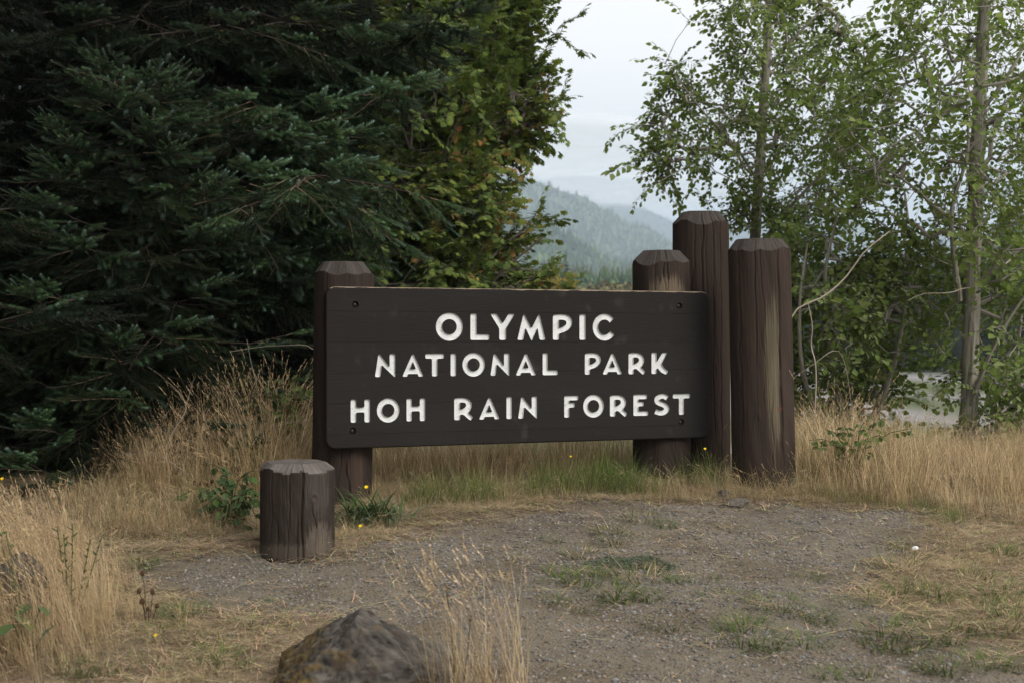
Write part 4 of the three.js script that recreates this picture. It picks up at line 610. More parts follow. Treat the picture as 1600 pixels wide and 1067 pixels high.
const LUSH = [tuft(7, { n: 40, h: 0.4, spread: 0.1, lean: 0.25, droop: 1.2, wid: 0.005, seeds: 0, cols: GREENS, skirtCols: [...GREENS, STRAW[1]] }), tuft(8, { n: 36, h: 0.32, spread: 0.1, lean: 0.4, droop: 1.2, wid: 0.005, seeds: 0, cols: [...GREENS, STRAW[0]], skirtCols: GREENS })];
const W = (px, D) => [(px - 800) / F * D, -D];
const postsAt = [[-1.09, -8.19, 0.2], [1.05, -8.96, 0.2], [1.378, -9.27, 0.21], [1.708, -8.62, 0.22], [-1.176, -7, 0.23]], clear = (x, z) => postsAt.some(([a, b, c]) => Math.hypot(x - a, z - b) < c) ? 0 : 1;
field('dry_grass', 'tall dry straw grass with seed heads standing right of the thick right post', TALL, [W(1238, 8.35), W(1330, 8.15), W(1440, 7.85), W(1500, 7.6), W(1610, 7.35), W(1750, 7.1), W(1800, 11.2), W(1215, 11.2)], 1300, 501, { s0: 0.5, s1: 0.42, keep: (x, z) => clear(x, z) * (0.75 + 0.25 * n2(x * 2, z * 2)), hgt: (x, z) => lerp(0.72, 1.0, smoothstep(-z, 7.4, 8.8)) * lerp(1.32, 0.66, smoothstep(x, 1.9, 3.5)) * (0.9 + 0.15 * n2(x * 1.5, z * 1.5)) });
field('dry_grass', 'tall dry straw grass between the stump and the dark wood', TALL, [W(160, 8.3), W(300, 8.15), W(415, 8.0), W(490, 8.3), W(500, 9.2), W(480, 10), W(130, 9.7)], 800, 502, { s0: 0.5, s1: 0.4, keep: (x, z) => clear(x, z) * (0.6 + 0.4 * n2(x * 2, z * 2)), hgt: (x, z) => lerp(0.75, 1.42, smoothstep(x, -2.9, -1.4)) * lerp(0.8, 1.08, smoothstep(-z, 8, 9)) });
field('dry_grass', 'dry grass growing thick beneath the sign board between the posts', [...TALL, MAT[0]], [W(570, 8.1), W(700, 8.05), W(850, 8.2), W(1000, 8.45), W(1130, 8.62), W(1150, 10.2), W(560, 9.9)], 850, 503, { s0: 0.42, s1: 0.36, keep: (x, z) => clear(x, z) * (-z < 8.45 + (x + 1) * 0.36 ? 0.35 : 1), hgt: (x, z) => -z < 8.1 + (x + 1) * 0.36 ? 0.55 : 0.95 });
field('matted_grass', 'matted dry grass along the edge of the gravel under the sign', MAT, [W(560, 7.75), W(640, 7.72), W(760, 7.88), W(900, 8.1), W(1050, 8.12), W(1170, 8.1), W(1330, 8.0), W(1430, 7.85), W(1430, 8.15), W(1250, 8.5), W(1150, 8.75), W(1000, 8.6), W(800, 8.35), W(560, 8.4)], 520, 504, { s0: 0.45, s1: 0.5, keep: clear });
field('matted_grass', 'matted dry grass between the stump and the foreground straw at the left', MAT, [W(120, 7.2), W(240, 7.2), W(330, 7.25), W(410, 7.3), W(420, 8.4), W(160, 8.5), W(60, 8.2)], 420, 505, { s0: 0.5, s1: 0.5, keep: clear });
field('matted_grass', 'short dry grass crowding round the feet of the posts', MAT, [[1.35, -8.2], [2.05, -8.2], [2.1, -9.2], [0.75, -9.3], [0.75, -8.7], [1.3, -8.75]], 90, 509, { s0: 0.35, s1: 0.5, keep: clear, fall: 0 });
field('matted_grass', 'dry grass and litter at the right foot of the stump', MAT, [[-0.98, -6.85], [-0.75, -6.95], [-0.6, -7.6], [-1.05, -7.5]], 34, 510, { s0: 0.3, s1: 0.4, keep: clear, fall: 0 });
field('lush_grass', 'greener rank grass tufts in the dry grass beneath the sign', LUSH, [W(860, 8.5), W(1000, 8.65), W(990, 8.9), W(860, 8.8)], 16, 506, { s0: 0.6, s1: 0.4, fall: 0 });
field('lush_grass', 'green rank grass tufts along the gravel edge in front of the tall posts', LUSH, [W(640, 7.95), W(780, 8.1), W(1130, 8.45), W(1130, 8.75), W(790, 8.5), W(640, 8.3)], 150, 507, { s0: 0.4, s1: 0.4, fall: 0, keep: (x, z) => 0.5 + 0.7 * n2(x * 2.2, z * 2 + 5) });
field('lush_grass', 'low green grass at the foot of the tall straw on the right', LUSH, [W(1240, 8.25), W(1330, 8.05), W(1440, 7.8), W(1500, 7.55), W(1510, 7.75), W(1350, 8.25), W(1250, 8.45)], 60, 508, { s0: 0.3, s1: 0.35 });
const LEFTS = [tuft(9, { n: 46, h: 0.62, spread: 0.12, droop: 0.75, lean: 0.2, wid: 0.0034, seeds: 0.75, wind: [-1.2, 0.15] }), tuft(10, { n: 44, h: 0.56, spread: 0.14, droop: 0.9, lean: 0.25, wid: 0.0034, seeds: 0.6, wind: [-1.0, 0.3] }), tuft(11, { n: 40, h: 0.6, spread: 0.12, droop: 0.6, lean: 0.2, wid: 0.0034, seeds: 0.7, wind: [-1.3, -0.1], cols: [...STRAW, [0.3, 0.27, 0.13]] })];
const nearTurn = (name, label, kinds, poly, n, seed, opt) => { const r = rng(seed), lists = kinds.map(() => []), xs = poly.map((p) => p[0]), zs = poly.map((p) => p[1]); let d = 0; for (let i = 0; i < n * 60 && d < n; i++) { const x = lerp(Math.min(...xs), Math.max(...xs), r()), z = lerp(Math.min(...zs), Math.max(...zs), r()); if (!inPoly(x, z, poly)) continue; d++; const k = 0.8 + 0.4 * r(), s = opt.s * (0.75 + 0.5 * r()) * (opt.edge ? lerp(0.4, 1.05, smoothstep(polyDist(x, z, poly), 0, opt.edge)) : 1); lists[Math.floor(r() * kinds.length)].push([upright(V(x, ground(x, z), z), (r() - 0.5) * 1.5, s, 0.22 * r(), r() * 6.28), rgb(k, k * (0.95 + 0.07 * r()), k * (0.9 + 0.16 * r()))]); } const o = thing(name, V(0, 0, 0), label, 'grass', null, 'stuff'); kinds.forEach((g, i) => lists[i].length && copies(o, 'blades', g, grassMat, lists[i])); };
nearTurn('straw_clump', 'big leaning clump of pale dry grass filling the left foreground corner', LEFTS, [W(-90, 5.0), W(60, 5.05), W(170, 5.35), W(215, 5.8), W(205, 6.4), W(130, 6.8), W(-60, 6.8)], 250, 511, { s: 0.8, edge: 0.4 });
nearTurn('straw_clump', 'loose clump of tall dry grass right beside the mossy rock', [tuft(12, { n: 26, h: 0.56, spread: 0.1, droop: 0.7, lean: 0.16, wid: 0.0028, seeds: 0.6, wind: [-0.7, 0.2], skirt: 0.25 }), tuft(13, { n: 24, h: 0.5, spread: 0.12, droop: 0.6, lean: 0.14, wid: 0.0028, seeds: 0.5, wind: [-0.2, 0.1], skirt: 0.3 })], [W(690, 4.75), W(800, 4.75), W(812, 4.95), W(690, 4.95)], 18, 512, { s: 0.95 });
field('trampled_grass', 'trampled straw and thin green grass covering the lower left ground', MAT, [W(60, 4.7), W(430, 4.7), W(470, 5.3), W(430, 5.75), W(330, 6.1), W(240, 6.3), W(170, 6.0), W(60, 5.4)], 240, 513, { s0: 0.2, s1: 0.3 });
field('trampled_grass', 'trampled straw and thin green grass covering the lower right ground', MAT, [W(1430, 7.75), W(1500, 7.5), W(1640, 7.2), W(1640, 5.45), W(1540, 5.5), W(1440, 5.9), W(1390, 6.3), W(1360, 6.8), W(1420, 7.3)], 420, 514, { s0: 0.18, s1: 0.26, keep: (x, z) => 0.55 + 0.5 * n2(x * 3, z * 3) });
field('trampled_grass', 'thin trampled straw patch in the middle of the gravel', MAT, [W(890, 6.6), W(970, 6.3), W(1060, 6.4), W(1050, 7.1), W(1000, 7.5), W(930, 7.5), W(900, 7.1)], 46, 515, { s0: 0.14, s1: 0.2, keep: (x, z) => 0.5 + 0.5 * n2(x * 4, z * 4) });
{ // fallen straws
  const r = rng(520), kinds = [0, 1, 2].map((i) => { const g = new GB(), q = rng(600 + i); for (let k = 0; k < 10; k++) blade(g, V((q() - 0.5) * 0.14, 0.004 + 0.012 * q(), (q() - 0.5) * 0.14), q() * 6.28, 1.35 + 0.25 * q(), 0.05 + 0.12 * q(), 0.0028, 0.3 * (q() - 0.3), STRAW[Math.floor(q() * 5)].map((v) => v * (0.7 + 0.5 * q())), 3); return g.build(); }), lists = [[], [], []];
  for (let i = 0; i < 24000; i++) { const px = -40 + 1690 * r(), D = 4.6 + 4.2 * Math.sqrt(r()), [x, z] = W(px, D), gv = gravelness(x, z), patch = smoothstep(n2(x * 1.6 + 9, z * 2.2), 0.35, 0.85); if (r() > lerp(0.5, 0.012 + 0.09 * patch, gv)) continue; const k = 0.7 + 0.5 * r(); lists[i % 3].push([upright(V(x, ground(x, z), z), r() * 6.28, 0.7 + 0.6 * r()), rgb(k, k, k)]); }
  const o = thing('fallen_straw', V(0, 0, 0), 'dry straws fallen over the ground round the gravel', 'straw', null, 'stuff'); kinds.forEach((g, i) => copies(o, 'straws', g, grassMat, lists[i]));
}
// single green tufts in the gravel
{
  const g = [tuft(31, { n: 150, h: 0.11, spread: 0.07, lean: 0.5, droop: 1.0, wid: 0.0045, seeds: 0, cols: GREENS, skirtCols: [...GREENS, STRAW[0]] }), tuft(32, { n: 160, h: 0.085, spread: 0.09, lean: 0.6, droop: 1.0, wid: 0.0045, seeds: 0, cols: [...GREENS, [0.2, 0.18, 0.08]], skirtCols: GREENS }), tuft(33, { n: 130, h: 0.12, spread: 0.07, lean: 0.6, droop: 0.7, wid: 0.004, seeds: 0, cols: [STRAW[0], STRAW[3], GREENS[0], GREENS[1]], skirtCols: [...GREENS, STRAW[1]] })];
  const sets = [['green grass tuft in bare gravel', 'green tufts in the gravel', [[1002, 812, 1, 2], [1040, 822, .8], [955, 830, 1, 2], [865, 845, .6], [963, 846, .9, 2], [908, 868, 1, 2], [872, 893, .8], [882, 908, 1], [914, 904, 1.3, 1], [930, 900, 1], [1004, 905, 1.4, 2], [1059, 910, .7], [1092, 908, 1, 1], [961, 928, 1.3], [948, 932, 1, 1], [1013, 933, .9], [1134, 932, 1.2, 1], [869, 941, .7], [900, 948, 1, 1], [1041, 973, 1.2, 1], [1218, 944, 1.3, 1], [1147, 966, 1, 1], [1171, 994, 1.5, 1], [1165, 984, 1.2], [1207, 1012, .8], [1265, 904, .8], [1265, 958, 1, 1], [1286, 972, .7], [1330, 946, .9], [1258, 1006, 1], [1296, 1056, .7], [1353, 1052, .7], [424, 947, .9, 1], [1380, 938, 1.2, 2]]],
    ['green grass tuft in the right-hand straw', 'green tufts in the straw at the right', [[1405, 886, 1.3, 2], [1413, 925, 1.1], [1424, 960, 1.2, 1], [1387, 998, 1.6, 1], [1380, 990, 1.4], [1486, 974, 1.3, 1], [1564, 863, 1], [1588, 868, 1], [1509, 893, 1.3, 1], [1467, 932, 1.1], [1525, 952, 1.3, 1], [1545, 940, 1.2], [1558, 974, 1.5, 1], [1585, 962, 1.3], [1447, 992, 1.3, 1], [1484, 995, 1.2, 1], [1457, 1038, 1.1, 1], [1545, 1040, 1.2], [1584, 1038, 1.3, 1], [1483, 1048, .9], [1480, 818, 1], [1408, 854, .8], [1530, 905, 1], [1570, 925, 1.2]]],
    ['green grass tuft left of the boulder', 'green tufts in the straw at the left', [[294, 958, 1.2], [280, 966, 1], [388, 977, .8], [283, 995, 1.2, 1], [349, 1034, 1.2], [236, 1030, 1.1, 1], [169, 1042, 1.2, 1], [223, 883, 1], [250, 985, 1], [120, 1050, 1]]]];
  const r = rng(530), made = [], ORD = ['first', 'second', 'third', 'fourth', 'fifth', 'sixth', 'seventh', 'eighth', 'ninth', 'tenth', 'eleventh', 'twelfth', 'thirteenth', 'fourteenth', 'fifteenth'];
  const bands = [[[880, 'behind the creeping weed mat'], [916, 'level with the creeping weed mat'], [956, 'just before the creeping weed mat'], [1200, 'nearest the camera']], [[900, 'just before the tall straw'], [965, 'in the middle of that straw'], [1200, 'nearest the camera']], [[970, 'farther from the camera'], [1200, 'nearest the camera']]];
  sets.forEach(([label, group, list], n) => {
    const row = (py) => bands[n].findIndex(([m]) => py < m);
    for (const q of list) { const [px, py, s, k = 0] = q;
      let o = made[k]?.clone();
      if (!o) { o = made[k] = new THREE.Group(); part(o, 'blades', g[k], grassMat, 'stuff'); }
      const mates = list.filter((m) => row(m[1]) === row(py)).sort((a, b) => a[0] - b[0]);
      const p = toGround(px, py); o.name = numbered('grass_tuft'); o.position.set(p.x, p.y - 0.002, p.z); o.rotation.y = r() * 6.28; o.scale.set(s * 1.25, s * (0.62 + 0.3 * r()), s * 1.15); o.userData = {}; tag(o, label + ', ' + ORD[mates.indexOf(q)] + ' from left ' + bands[n][row(py)][1], 'grass tuft', group); scene.add(o);
    }
  });
}

// ---------------------------------------------------------------- gravel stones
{
  const r = rng(540), stone = (seed) => { const q = rng(seed), g = new THREE.IcosahedronGeometry(1, 1), p = g.attributes.position, sx = 0.7 + 0.6 * q(), sy = 0.4 + 0.25 * q(), o = q() * 50; for (let i = 0; i < p.count; i++) { const v = V(p.getX(i), p.getY(i), p.getZ(i)), k = 1 + 0.3 * n3(v.x * 1.1 + o, v.y * 1.1, v.z * 1.1); p.setXYZ(i, v.x * k * sx, v.y * k * sy, v.z * k); } g.deleteAttribute('uv'); g.computeVertexNormals(); return g; };
  const kinds = [1, 2, 3, 4, 5].map((i) => stone(540 + i)), lists = kinds.map(() => []);
  for (let i = 0; i < 130000; i++) {
    const px = -30 + 1660 * r(), D = 4.5 + 4.3 * Math.pow(r(), 0.8), [x, z] = W(px, D), gv = gravelness(x, z), cl = smoothstep(n2(x * 1.3 - 4, z * 2.4), -0.7, 0.6); if (r() > gv * (0.32 + 0.5 * cl) + 0.02) continue;
    const s = 0.003 + 0.0062 * Math.pow(r(), 3) + (r() < 0.012 ? 0.009 * r() : 0), t = r(), b = 0.085 + 0.11 * r() + (r() < 0.04 ? 0.12 : 0), c = t < 0.55 ? [b, b * 0.92, b * 0.83] : t < 0.75 ? [b * 0.94, b * 0.92, b * 0.9] : [b * 1.15, b * 0.92, b * 0.72];
    lists[i % 5].push([upright(V(x, ground(x, z) + s * 0.15, z), r() * 6.28, s, 0.4 * r(), r() * 6.28), rgb(...c)]);
  }
  const o = thing('gravel', V(0, 0, 0), 'loose grey gravel stones strewn over the trodden ground', 'gravel', null, 'stuff'); kinds.forEach((g, i) => copies(o, 'stones', g, std({ roughness: 0.9, flatShading: true }), lists[i]));
}

// ---------------------------------------------------------------- rocks
function rock(name, label, pos, size, seed, { planes = 16, moss = 0.5, peak, detail = 46, turn = 0, rug = 1, chips = 0, pale: pl = 1 }) {
  const r = rng(seed), g = new THREE.IcosahedronGeometry(1, detail), p = g.attributes.position, col = new Float32Array(p.count * 3), pn = [], off = r() * 99;
  for (let i = 0; i < planes; i++) { const a = r() * 6.28, e = (r() - 0.35) * 1.5; pn.push([V(Math.cos(a) * Math.cos(e), Math.sin(e), Math.sin(a) * Math.cos(e)), 0.7 + 0.3 * r()]); }
  for (let i = 0; i < chips; i++) { const a = -0.3 + 3.7 * r(), e = 0.0 + 0.6 * r(); pn.push([V(Math.cos(a) * Math.cos(e), Math.sin(e), Math.sin(a) * Math.cos(e)), 0.54 + 0.11 * r()]); }
  for (const q of peak ?? []) pn.push([V(...q).normalize(), q[3] ?? 0.7]);
  for (let i = 0; i < p.count; i++) {
    const d = V(p.getX(i), p.getY(i), p.getZ(i)).normalize(); let R = 1.25;
    for (const [n, w] of pn) { const k = d.dot(n); if (k > 0.05) R = Math.min(R, w / k); }
    const q = d.clone().multiplyScalar(R), f = n3(q.x * 2.2 + off, q.y * 2.2, q.z * 2.2), f2 = n3(q.x * 6 + off, q.y * 6, q.z * 6), f3 = n3(q.x * 17, q.y * 17 + off, q.z * 17), f4 = n3(q.x * 42, q.y * 42, q.z * 42 + off);
    R *= 1 + 0.05 * f + rug * (0.045 * Math.abs(f2) + 0.017 * f3 + 0.004 * f4 - 0.02);
    p.setXYZ(i, d.x * R * size[0], d.y * R * size[1], d.z * R * size[2]);
    const k = 0.8 + 0.45 * f2 + 0.25 * f3 + 0.12 * f4; let c = [0.07 * k * pl, 0.062 * k * pl, 0.053 * k * pl];
    const low = smoothstep(-d.y * 0.8 + 0.72 - d.x * 0.35 + 0.45 * f + 0.25 * f2 + 0.2 * f3 - Math.max(0, d.x) * 0.25, 0.25, 0.6) * moss; c = mixc(c, [0.075 + 0.035 * f3, 0.052 + 0.022 * f3, 0.022], clamp(low * 1.1, 0, 0.9));
    c = mixc(c, [0.15, 0.145, 0.13], 0.4 * smoothstep(n3(q.x * 5 + 30, q.y * 5, q.z * 5) + 0.3 * f4, 0.5, 0.8) * (pl === 1 ? 1 : 0.2)); c = mixc(c, [0.035, 0.025, 0.018], 0.6 * smoothstep(n3(q.x * 4 - 30, q.y * 4, q.z * 4) + 0.25 * f3, 0.4, 0.75));
    col.set(c.map((v) => Math.max(v, 0.01)), i * 3);
  }
  g.setAttribute('color', new THREE.BufferAttribute(col, 3)); g.deleteAttribute('uv'); g.deleteAttribute('normal'); g.computeVertexNormals();
  const m = new THREE.Mesh(g, std({ vertexColors: true, roughness: 0.92 })); m.name = numbered(name); m.position.copy(pos); m.rotation.y = turn; m.castShadow = m.receiveShadow = true; scene.add(m); return tag(m, label, 'rock');
}
rock('boulder', 'pointed grey boulder with brown moss at the bottom of the photograph', P(562, 1104, 5.05), [0.6, 0.48, 0.5], 551, { planes: 5, peak: [[-0.66, 0.74, 0.12, 0.57], [0.6, 0.78, 0.1, 0.585], [0.12, 0.5, 0.86, 0.6], [-0.45, 0.4, 0.8, 0.66], [0.5, 0.35, 0.8, 0.64], [0, 0.55, -0.8, 0.6], [-0.9, 0.3, 0.3, 0.66], [0.9, 0.35, 0.3, 0.68]], detail: 64, rug: 0.75, moss: 0.9, chips: 14 });
rock('boulder', 'grey rounded boulder half hidden in dry grass at the left edge', P(8, 928, 5.75), [0.15, 0.15, 0.15], 552, { planes: 12, moss: 0.35, pale: 1.15 });
rock('flat_stone', 'larger pale flat stone lying before the thick right post', toGround(1150, 788).add(V(0, 0.004, 0)), [0.085, 0.035, 0.07], 553, { planes: 10, moss: 0, pale: 1.9, detail: 20 });
rock('flat_stone', 'small grey stone in the dirt behind the paler flat stone', toGround(1130, 777).add(V(0, 0.008, 0)), [0.055, 0.035, 0.045], 554, { planes: 10, moss: 0, pale: 1.4, detail: 20 });

// ---------------------------------------------------------------- leafy plants, flowers, dead twigs, litter
const plantMat = leafy({ transmission: 0.35, roughness: 1 }), stemMat = std({ color: rgb(0.09, 0.1, 0.04), roughness: 0.8 }), deadMat = std({ color: rgb(0.27, 0.23, 0.185), roughness: 1 }), brownMat = std({ color: rgb(0.06, 0.035, 0.02), roughness: 1 });
const oneLeaf = (c, wid = 0.72, lobes = false) => { const g = new GB(); leafInto(g, V(0, 0, 0), V(1, 0, 0), V(0, 1, 0), 1, wid, c, lobes); return g.build(); };
function bramble(name, label, category, base, shoots, leaf, cols, seed, { per = 7, droop = 0.5 } = {}) {   // arching stems with threes of leaves
  const r = rng(seed), o = thing(name, base, label, category), kinds = cols.map((c) => oneLeaf(c));
  for (const tip of shoots) {
    const t = tip.clone().sub(base), c = new THREE.CatmullRomCurve3([V((r() - 0.5) * 0.08, -0.03, (r() - 0.5) * 0.08), t.clone().multiplyScalar(0.55).add(V(0, 0.08 + 0.1 * t.length(), 0)), t]);
    part(o, 'stem', new THREE.TubeGeometry(c, 10, 0.003, 5), stemMat);
    for (let i = 0; i < per; i++) { const f = 0.25 + 0.75 * (i + r() * 0.6) / per, p = c.getPoint(Math.min(f, 1)), a = r() * 6.28, d = V(Math.cos(a), 0.1 - droop * r(), Math.sin(a) * 0.6 + 0.5); for (let k = -1; k <= 1; k++) { const q = d.clone().applyAxisAngle(V(0, 1, 0), k * 0.95); q.y -= 0.5 * r(); const m = part(o, 'leaf', kinds[Math.floor(r() * kinds.length)], plantMat), mt = frame(p.clone().addScaledVector(d, leaf * 0.45), q, (r() - 0.5) * 1.6, leaf * (k ? 0.8 : 1) * (0.75 + 0.5 * r())); m.applyMatrix4(mt); } }
  }
  return o;
}
const G1 = [[0.04, 0.075, 0.018], [0.055, 0.1, 0.024], [0.03, 0.055, 0.015], [0.075, 0.11, 0.04]], G2 = [[0.08, 0.12, 0.026], [0.11, 0.14, 0.035], [0.065, 0.09, 0.025], [0.14, 0.13, 0.04]];
bramble('bramble', 'green leafy bramble spilling out between the straw and the stump', 'bramble', onGround(365, 7.75), [[320, 765, 7.6], [345, 745, 7.7], [375, 750, 7.6], [398, 765, 7.5], [385, 790, 7.45], [345, 800, 7.5], [310, 800, 7.6], [400, 810, 7.35], [360, 740, 7.9], [300, 780, 7.8], [280, 775, 7.9], [330, 725, 8], [395, 735, 7.7], [350, 815, 7.4], [380, 825, 7.35], [405, 790, 7.3], [330, 780, 7.5]].map((q) => P(...q)), 0.062, G1, 561, { per: 5, droop: 0.8 });
bramble('bramble', 'yellow green bramble bush left of the left post above the straw', 'bramble', onGround(450, 8.9), [[420, 600, 8.8], [440, 590, 8.8], [470, 575, 8.8], [455, 610, 8.7], [480, 600, 8.8], [405, 625, 8.7], [440, 640, 8.6], [475, 640, 8.6], [470, 590, 9]].map((q) => P(...q)), 0.075, G2, 562, { per: 6 });
bramble('bramble', 'low yellow green bramble arching over the straw right of the posts', 'bramble', onGround(1335, 8.7), [[1265, 688, 8.35], [1290, 670, 8.4], [1320, 665, 8.4], [1350, 660, 8.5], [1385, 650, 8.6], [1305, 690, 8.3], [1340, 690, 8.3], [1375, 680, 8.4], [1420, 670, 8.5], [1280, 700, 8.3]].map((q) => P(...q)), 0.055, G2, 563, { per: 6 });
{ // coarse big leaves in the left corner
  const base = onGround(40, 5.4), o = thing('burdock_plant', base, 'broad green leaves low in the foreground straw at the left', 'plant'), kinds = [oneLeaf([0.06, 0.1, 0.025], 0.95), oneLeaf([0.11, 0.12, 0.03], 0.95), oneLeaf([0.045, 0.08, 0.03], 0.9)];
  [[28, 962, 5.3, 0.15, 1], [45, 944, 5.35, 0.11, 0], [82, 978, 5.3, 0.1, 2], [62, 948, 5.35, 0.09, 0], [8, 830, 5.6, 0.06, 0], [0, 845, 5.6, 0.06, 1], [14, 848, 5.55, 0.05, 0], [18, 975, 5, 0.1, 0]].forEach(([px, py, D, s, k], i) => { const p = P(px, py, D).sub(base), m = part(o, 'leaf', kinds[k], plantMat); m.applyMatrix4(frame(p, V(Math.cos(i * 2.1), -0.5, 0.9), 0.4 * (i % 3 - 1), s * 0.75)); part(o, 'stem', new THREE.TubeGeometry(new THREE.QuadraticBezierCurve3(V(0, -0.02, 0), p.clone().multiplyScalar(0.6).add(V(0, 0.04, 0)), p), 6, 0.003, 4), stemMat); });
}
{ // strap-leaved plant at the foot of the left post
  const base = onGround(575, 7.6), o = thing('plantain_plant', base, 'dark green strap-leaved plant between the stump and the left post', 'plant'), r = rng(571), kinds = [0, 1, 2, 3].map((k) => { const g = new GB(); blade(g, V(0, 0, 0), 0, 0.25 + 0.2 * k, 1, 0.055, 1.1 + 0.25 * k, [[0.04, 0.08, 0.018], [0.06, 0.1, 0.026], [0.08, 0.12, 0.045], [0.035, 0.065, 0.018]][k], 6); return g.build(); });
  for (let i = 0; i < 190; i++) { const m = part(o, 'leaf', kinds[i % 4], plantMat), s = 0.16 + 0.2 * r(), a = r() * 6.28; m.position.set(Math.cos(a) * 0.16 * r() + 0.2 * (r() - 0.5), 0.02, Math.sin(a) * 0.06 + 0.05 * (r() - 0.5)); m.rotation.y = r() * 6.28; m.scale.setScalar(s); }
}
{
  const petal = (() => { const g = new GB(), y = [0.75, 0.52, 0.015]; for (let k = 0; k < 2; k++) for (let i = 0; i < 13; i++) { const a = i / 13 * 6.28 + k * 0.24, R = 1 - 0.35 * k, d = V(Math.cos(a), 0, Math.sin(a)), s = V(-d.z, 0, d.x).multiplyScalar(0.15); const b = V(0, 0.05 + 0.1 * k, 0); g.quad(b.clone().add(s.clone().multiplyScalar(0.3)), b.clone().sub(s.clone().multiplyScalar(0.3)), d.clone().multiplyScalar(R).add(V(0, 0.22 + 0.2 * k, 0)).sub(s), d.clone().multiplyScalar(R).add(V(0, 0.22 + 0.2 * k, 0)).add(s), y); } g.tube(V(0, -0.5, 0), V(0, 0.08, 0), 0.12, 0.32, [0.06, 0.1, 0.03], 7); return g.build(); })();
  const pm = std({ vertexColors: true, side: THREE.DoubleSide, roughness: 0.8 });
  const list = [[572, 761, 7.7, 'yellow flower on a thin stem highest in front of the left post', 0.012], [563, 822, 7.4, 'yellow flower low beside the right side of the stump', 0.012], [291, 774, 7.9, 'yellow flower in the grass left of the leafy bramble', 0.011], [1102, 701, 8.6, 'small yellow flower just below the right end of the board', 0.009], [892, 713, 8.5, 'small yellow flower under the middle of the board', 0.008], [2, 748, 6.6, 'yellow flower at the very left edge against the dark wood', 0.009], [242, 993, 5.55, 'tiny yellow flower low in the straw at the lower left', 0.008]];
  for (const [px, py, D, label, s] of list) {
    const p = P(px, py, D), b = V(p.x + 0.02, ground(p.x, p.z) - 0.01, p.z + 0.01), o = thing('yellow_flower', b, label, 'flower', 'yellow flowers in the grass'), t = p.clone().sub(b);
    part(o, 'stem', new THREE.TubeGeometry(new THREE.QuadraticBezierCurve3(V(0, 0, 0), V(0, t.y * 0.6, 0), t), 8, 0.0016, 5), stemMat); const h = part(o, 'flower_head', petal, pm); h.position.copy(t); h.rotation.set(0.75, 0.3, 0.1); h.scale.setScalar(s);
  }
}
function seedStalk(label, base, heads, size, leafy2) {
  const o = thing('seed_stalk', base, label, 'weed', 'dark seed stalks in the dry grass'), r = rng(Math.round(base.x * 1000) + 7), hg = (() => { const g = new THREE.IcosahedronGeometry(1, 2), p = g.attributes.position; for (let i = 0; i < p.count; i++) { const k = 1 + 0.28 * n3(p.getX(i) * 4, p.getY(i) * 4, p.getZ(i) * 4); p.setXYZ(i, p.getX(i) * k * 0.85, p.getY(i) * k * 1.1, p.getZ(i) * k * 0.85); } g.computeVertexNormals(); return g; })(), lf = oneLeaf([0.05, 0.07, 0.025], 0.35);
  for (const q of heads) { const t = q.clone().sub(base), c = new THREE.QuadraticBezierCurve3(V(0, -0.02, 0), t.clone().multiplyScalar(0.6).add(V(0.01, 0.02, 0)), t); part(o, 'stem', new THREE.TubeGeometry(c, 8, leafy2 ? 0.0028 : 0.0018, 5), leafy2 ? stemMat : brownMat); if (leafy2) for (let i = 0; i < 9; i++) { const m = part(o, 'leaf', lf, plantMat), a = r() * 6.28; m.applyMatrix4(frame(c.getPoint(0.3 + 0.7 * i / 9), V(Math.cos(a), 0.9, Math.sin(a)), 0, 0.025 + 0.02 * r())); } else { const h = part(o, 'seed_head', hg, brownMat); h.position.copy(t); h.scale.setScalar(size * (0.8 + 0.4 * r())); } }
}
seedStalk('cluster of brown round seed heads at the right side of the left straw', onGround(228, 5.85), [[221, 896, 5.8], [216, 924, 5.75], [237, 925, 5.8], [221, 940, 5.7], [230, 952, 5.75], [244, 947, 5.8]].map((q) => P(...q)), 0.012);
seedStalk('dark seed heads on thin stems at the back of the leafy bramble', onGround(330, 8.1), [[303, 754, 8], [312, 756, 8], [323, 757, 8], [282, 797, 7.9], [330, 752, 8.05], [296, 790, 7.9]].map((q) => P(...q)), 0.012);
seedStalk('upright dark green stalks with small leaves in the left straw', onGround(105, 5.7), [[112, 818, 5.6], [98, 835, 5.6], [140, 842, 5.65], [158, 838, 5.7], [88, 822, 5.7]].map((q) => P(...q)), 0.01, true);
seedStalk('pair of dark seed spikes in the straw beside the mossy rock', onGround(715, 4.85), [[697, 920, 4.8], [735, 968, 4.8]].map((q) => P(...q)), 0.007);
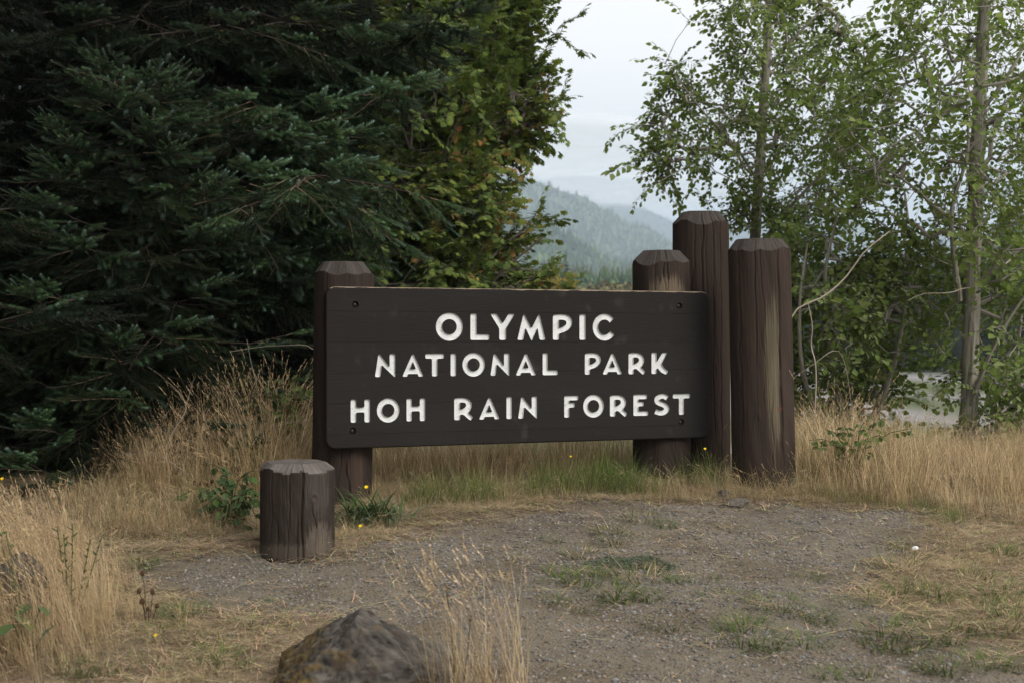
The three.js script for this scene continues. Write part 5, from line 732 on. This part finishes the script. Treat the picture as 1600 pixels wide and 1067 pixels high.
{
  const list = [['long bleached twig arching against the dark wood left of the post', [[360, 549, 8.8], [400, 543, 8.8], [440, 540, 8.7], [490, 546, 8.6], [503, 640, 8.6], [505, 760, 8.6]], 0.004], ['bent bleached twig rising alone from the straw at the left', [[225, 569, 8.9], [252, 588, 8.9], [290, 634, 8.8], [262, 690, 8.7], [255, 780, 8.65]], 0.004], ['straight dry twig lying low across the left straw', [[190, 709, 8.4], [240, 710, 8.4], [300, 745, 8.3]], 0.0035], ['short dry twig leaning up beside the bent bleached one', [[303, 588, 8.8], [296, 612, 8.8], [289, 636, 8.8]], 0.003], ['dry twig sloping through the straw towards the left post', [[375, 683, 8.5], [420, 668, 8.5], [485, 662, 8.5], [498, 760, 8.55]], 0.004], ['thin dry stem crossing above the yellow green bramble', [[385, 530, 8.9], [398, 585, 8.9], [440, 640, 8.8], [480, 690, 8.7]], 0.003],
    ['pale crooked dead branch above the straw right of the posts', [[1390, 362, 10.6], [1350, 395, 10.5], [1325, 430, 10.5], [1290, 462, 10.4], [1240, 490, 10.3], [1222, 600, 10.2], [1218, 780, 10.1]], 0.011], ['thin dead stem standing upright right of the thick post', [[1262, 470, 10.2], [1270, 510, 10.1], [1268, 540, 10.1], [1275, 570, 10], [1270, 720, 9.9]], 0.007], ['crooked pale twig crossing before the alder thicket', [[1420, 470, 10.8], [1440, 460, 10.8], [1480, 458, 10.8], [1502, 452, 11.2], [1517, 450, 12.1]], 0.006], ['forked dead twig low behind the straw right of the posts', [[1240, 590, 9.8], [1270, 570, 9.8], [1310, 548, 9.9], [1332, 640, 10], [1336, 760, 10.1]], 0.004], ['stiff dry stalk slanting up out of the right straw', [[1455, 610, 8.6], [1475, 650, 8.5], [1485, 720, 8.4]], 0.0028]];
  for (const [label, pts, rad] of list) { const q = pts.map((k) => P(...k)), b = q[q.length - 1].clone(), m = new THREE.Mesh(smoothTube(q.map((k) => k.clone().sub(b)), [rad * 0.45, rad * 0.8, rad], 24, 6, 0.25), deadMat); m.name = numbered('dead_twig'); m.position.copy(b); m.castShadow = m.receiveShadow = true; scene.add(m); tag(m, label, 'twig'); }
}
{ // ground-hugging green weed in the middle of the gravel
  const c = toGround(985, 881), o = thing('creeping_weed', c, 'flat mat of blue green creeping weed in the middle of the gravel', 'weed'), r = rng(581), g = new GB();
  for (let i = 0; i < 1500; i++) { const a = r() * 6.28, q = Math.sqrt(r()), x = Math.cos(a) * q * 0.22 * (1 + 0.2 * Math.sin(a * 3)), z = Math.sin(a) * q * 0.13, p = V(x, ground(c.x + x, c.z + z) - c.y + 0.004 + 0.014 * r() * (1.1 - q), z), b = r() * 6.28; leafInto(g, p, V(Math.cos(b), 0.1 + 0.5 * r(), Math.sin(b)), V(0, 1, 0), 0.012, 0.009, mixc([0.05, 0.085, 0.045], [0.085, 0.12, 0.075], r())); }
  part(o, 'leaves', g.build(), plantMat, 'stuff');
}
{ // crumpled scrap of white paper
  const g = new THREE.IcosahedronGeometry(1, 5), p = g.attributes.position; for (let i = 0; i < p.count; i++) { const x = p.getX(i), y = p.getY(i), z = p.getZ(i), k = 0.75 + 0.4 * Math.abs(n3(x * 1.6, y * 1.6, z * 1.6)) + 0.2 * Math.abs(n3(x * 4, y * 4, z * 4)); p.setXYZ(i, x * k * 0.017, y * k * 0.012 * (1 + 0.8 * Math.max(0, x)), z * k * 0.014); }
  g.computeVertexNormals(); const m = new THREE.Mesh(g, std({ color: rgb(0.8, 0.8, 0.82), flatShading: true })); m.name = 'paper_scrap'; m.position.copy(toGround(1431, 860)).add(V(0, 0.008, 0)); scene.add(m); tag(m, 'crumpled white scrap of paper lying in the straw at the right', 'litter');
}
renderer.render(scene, camera);
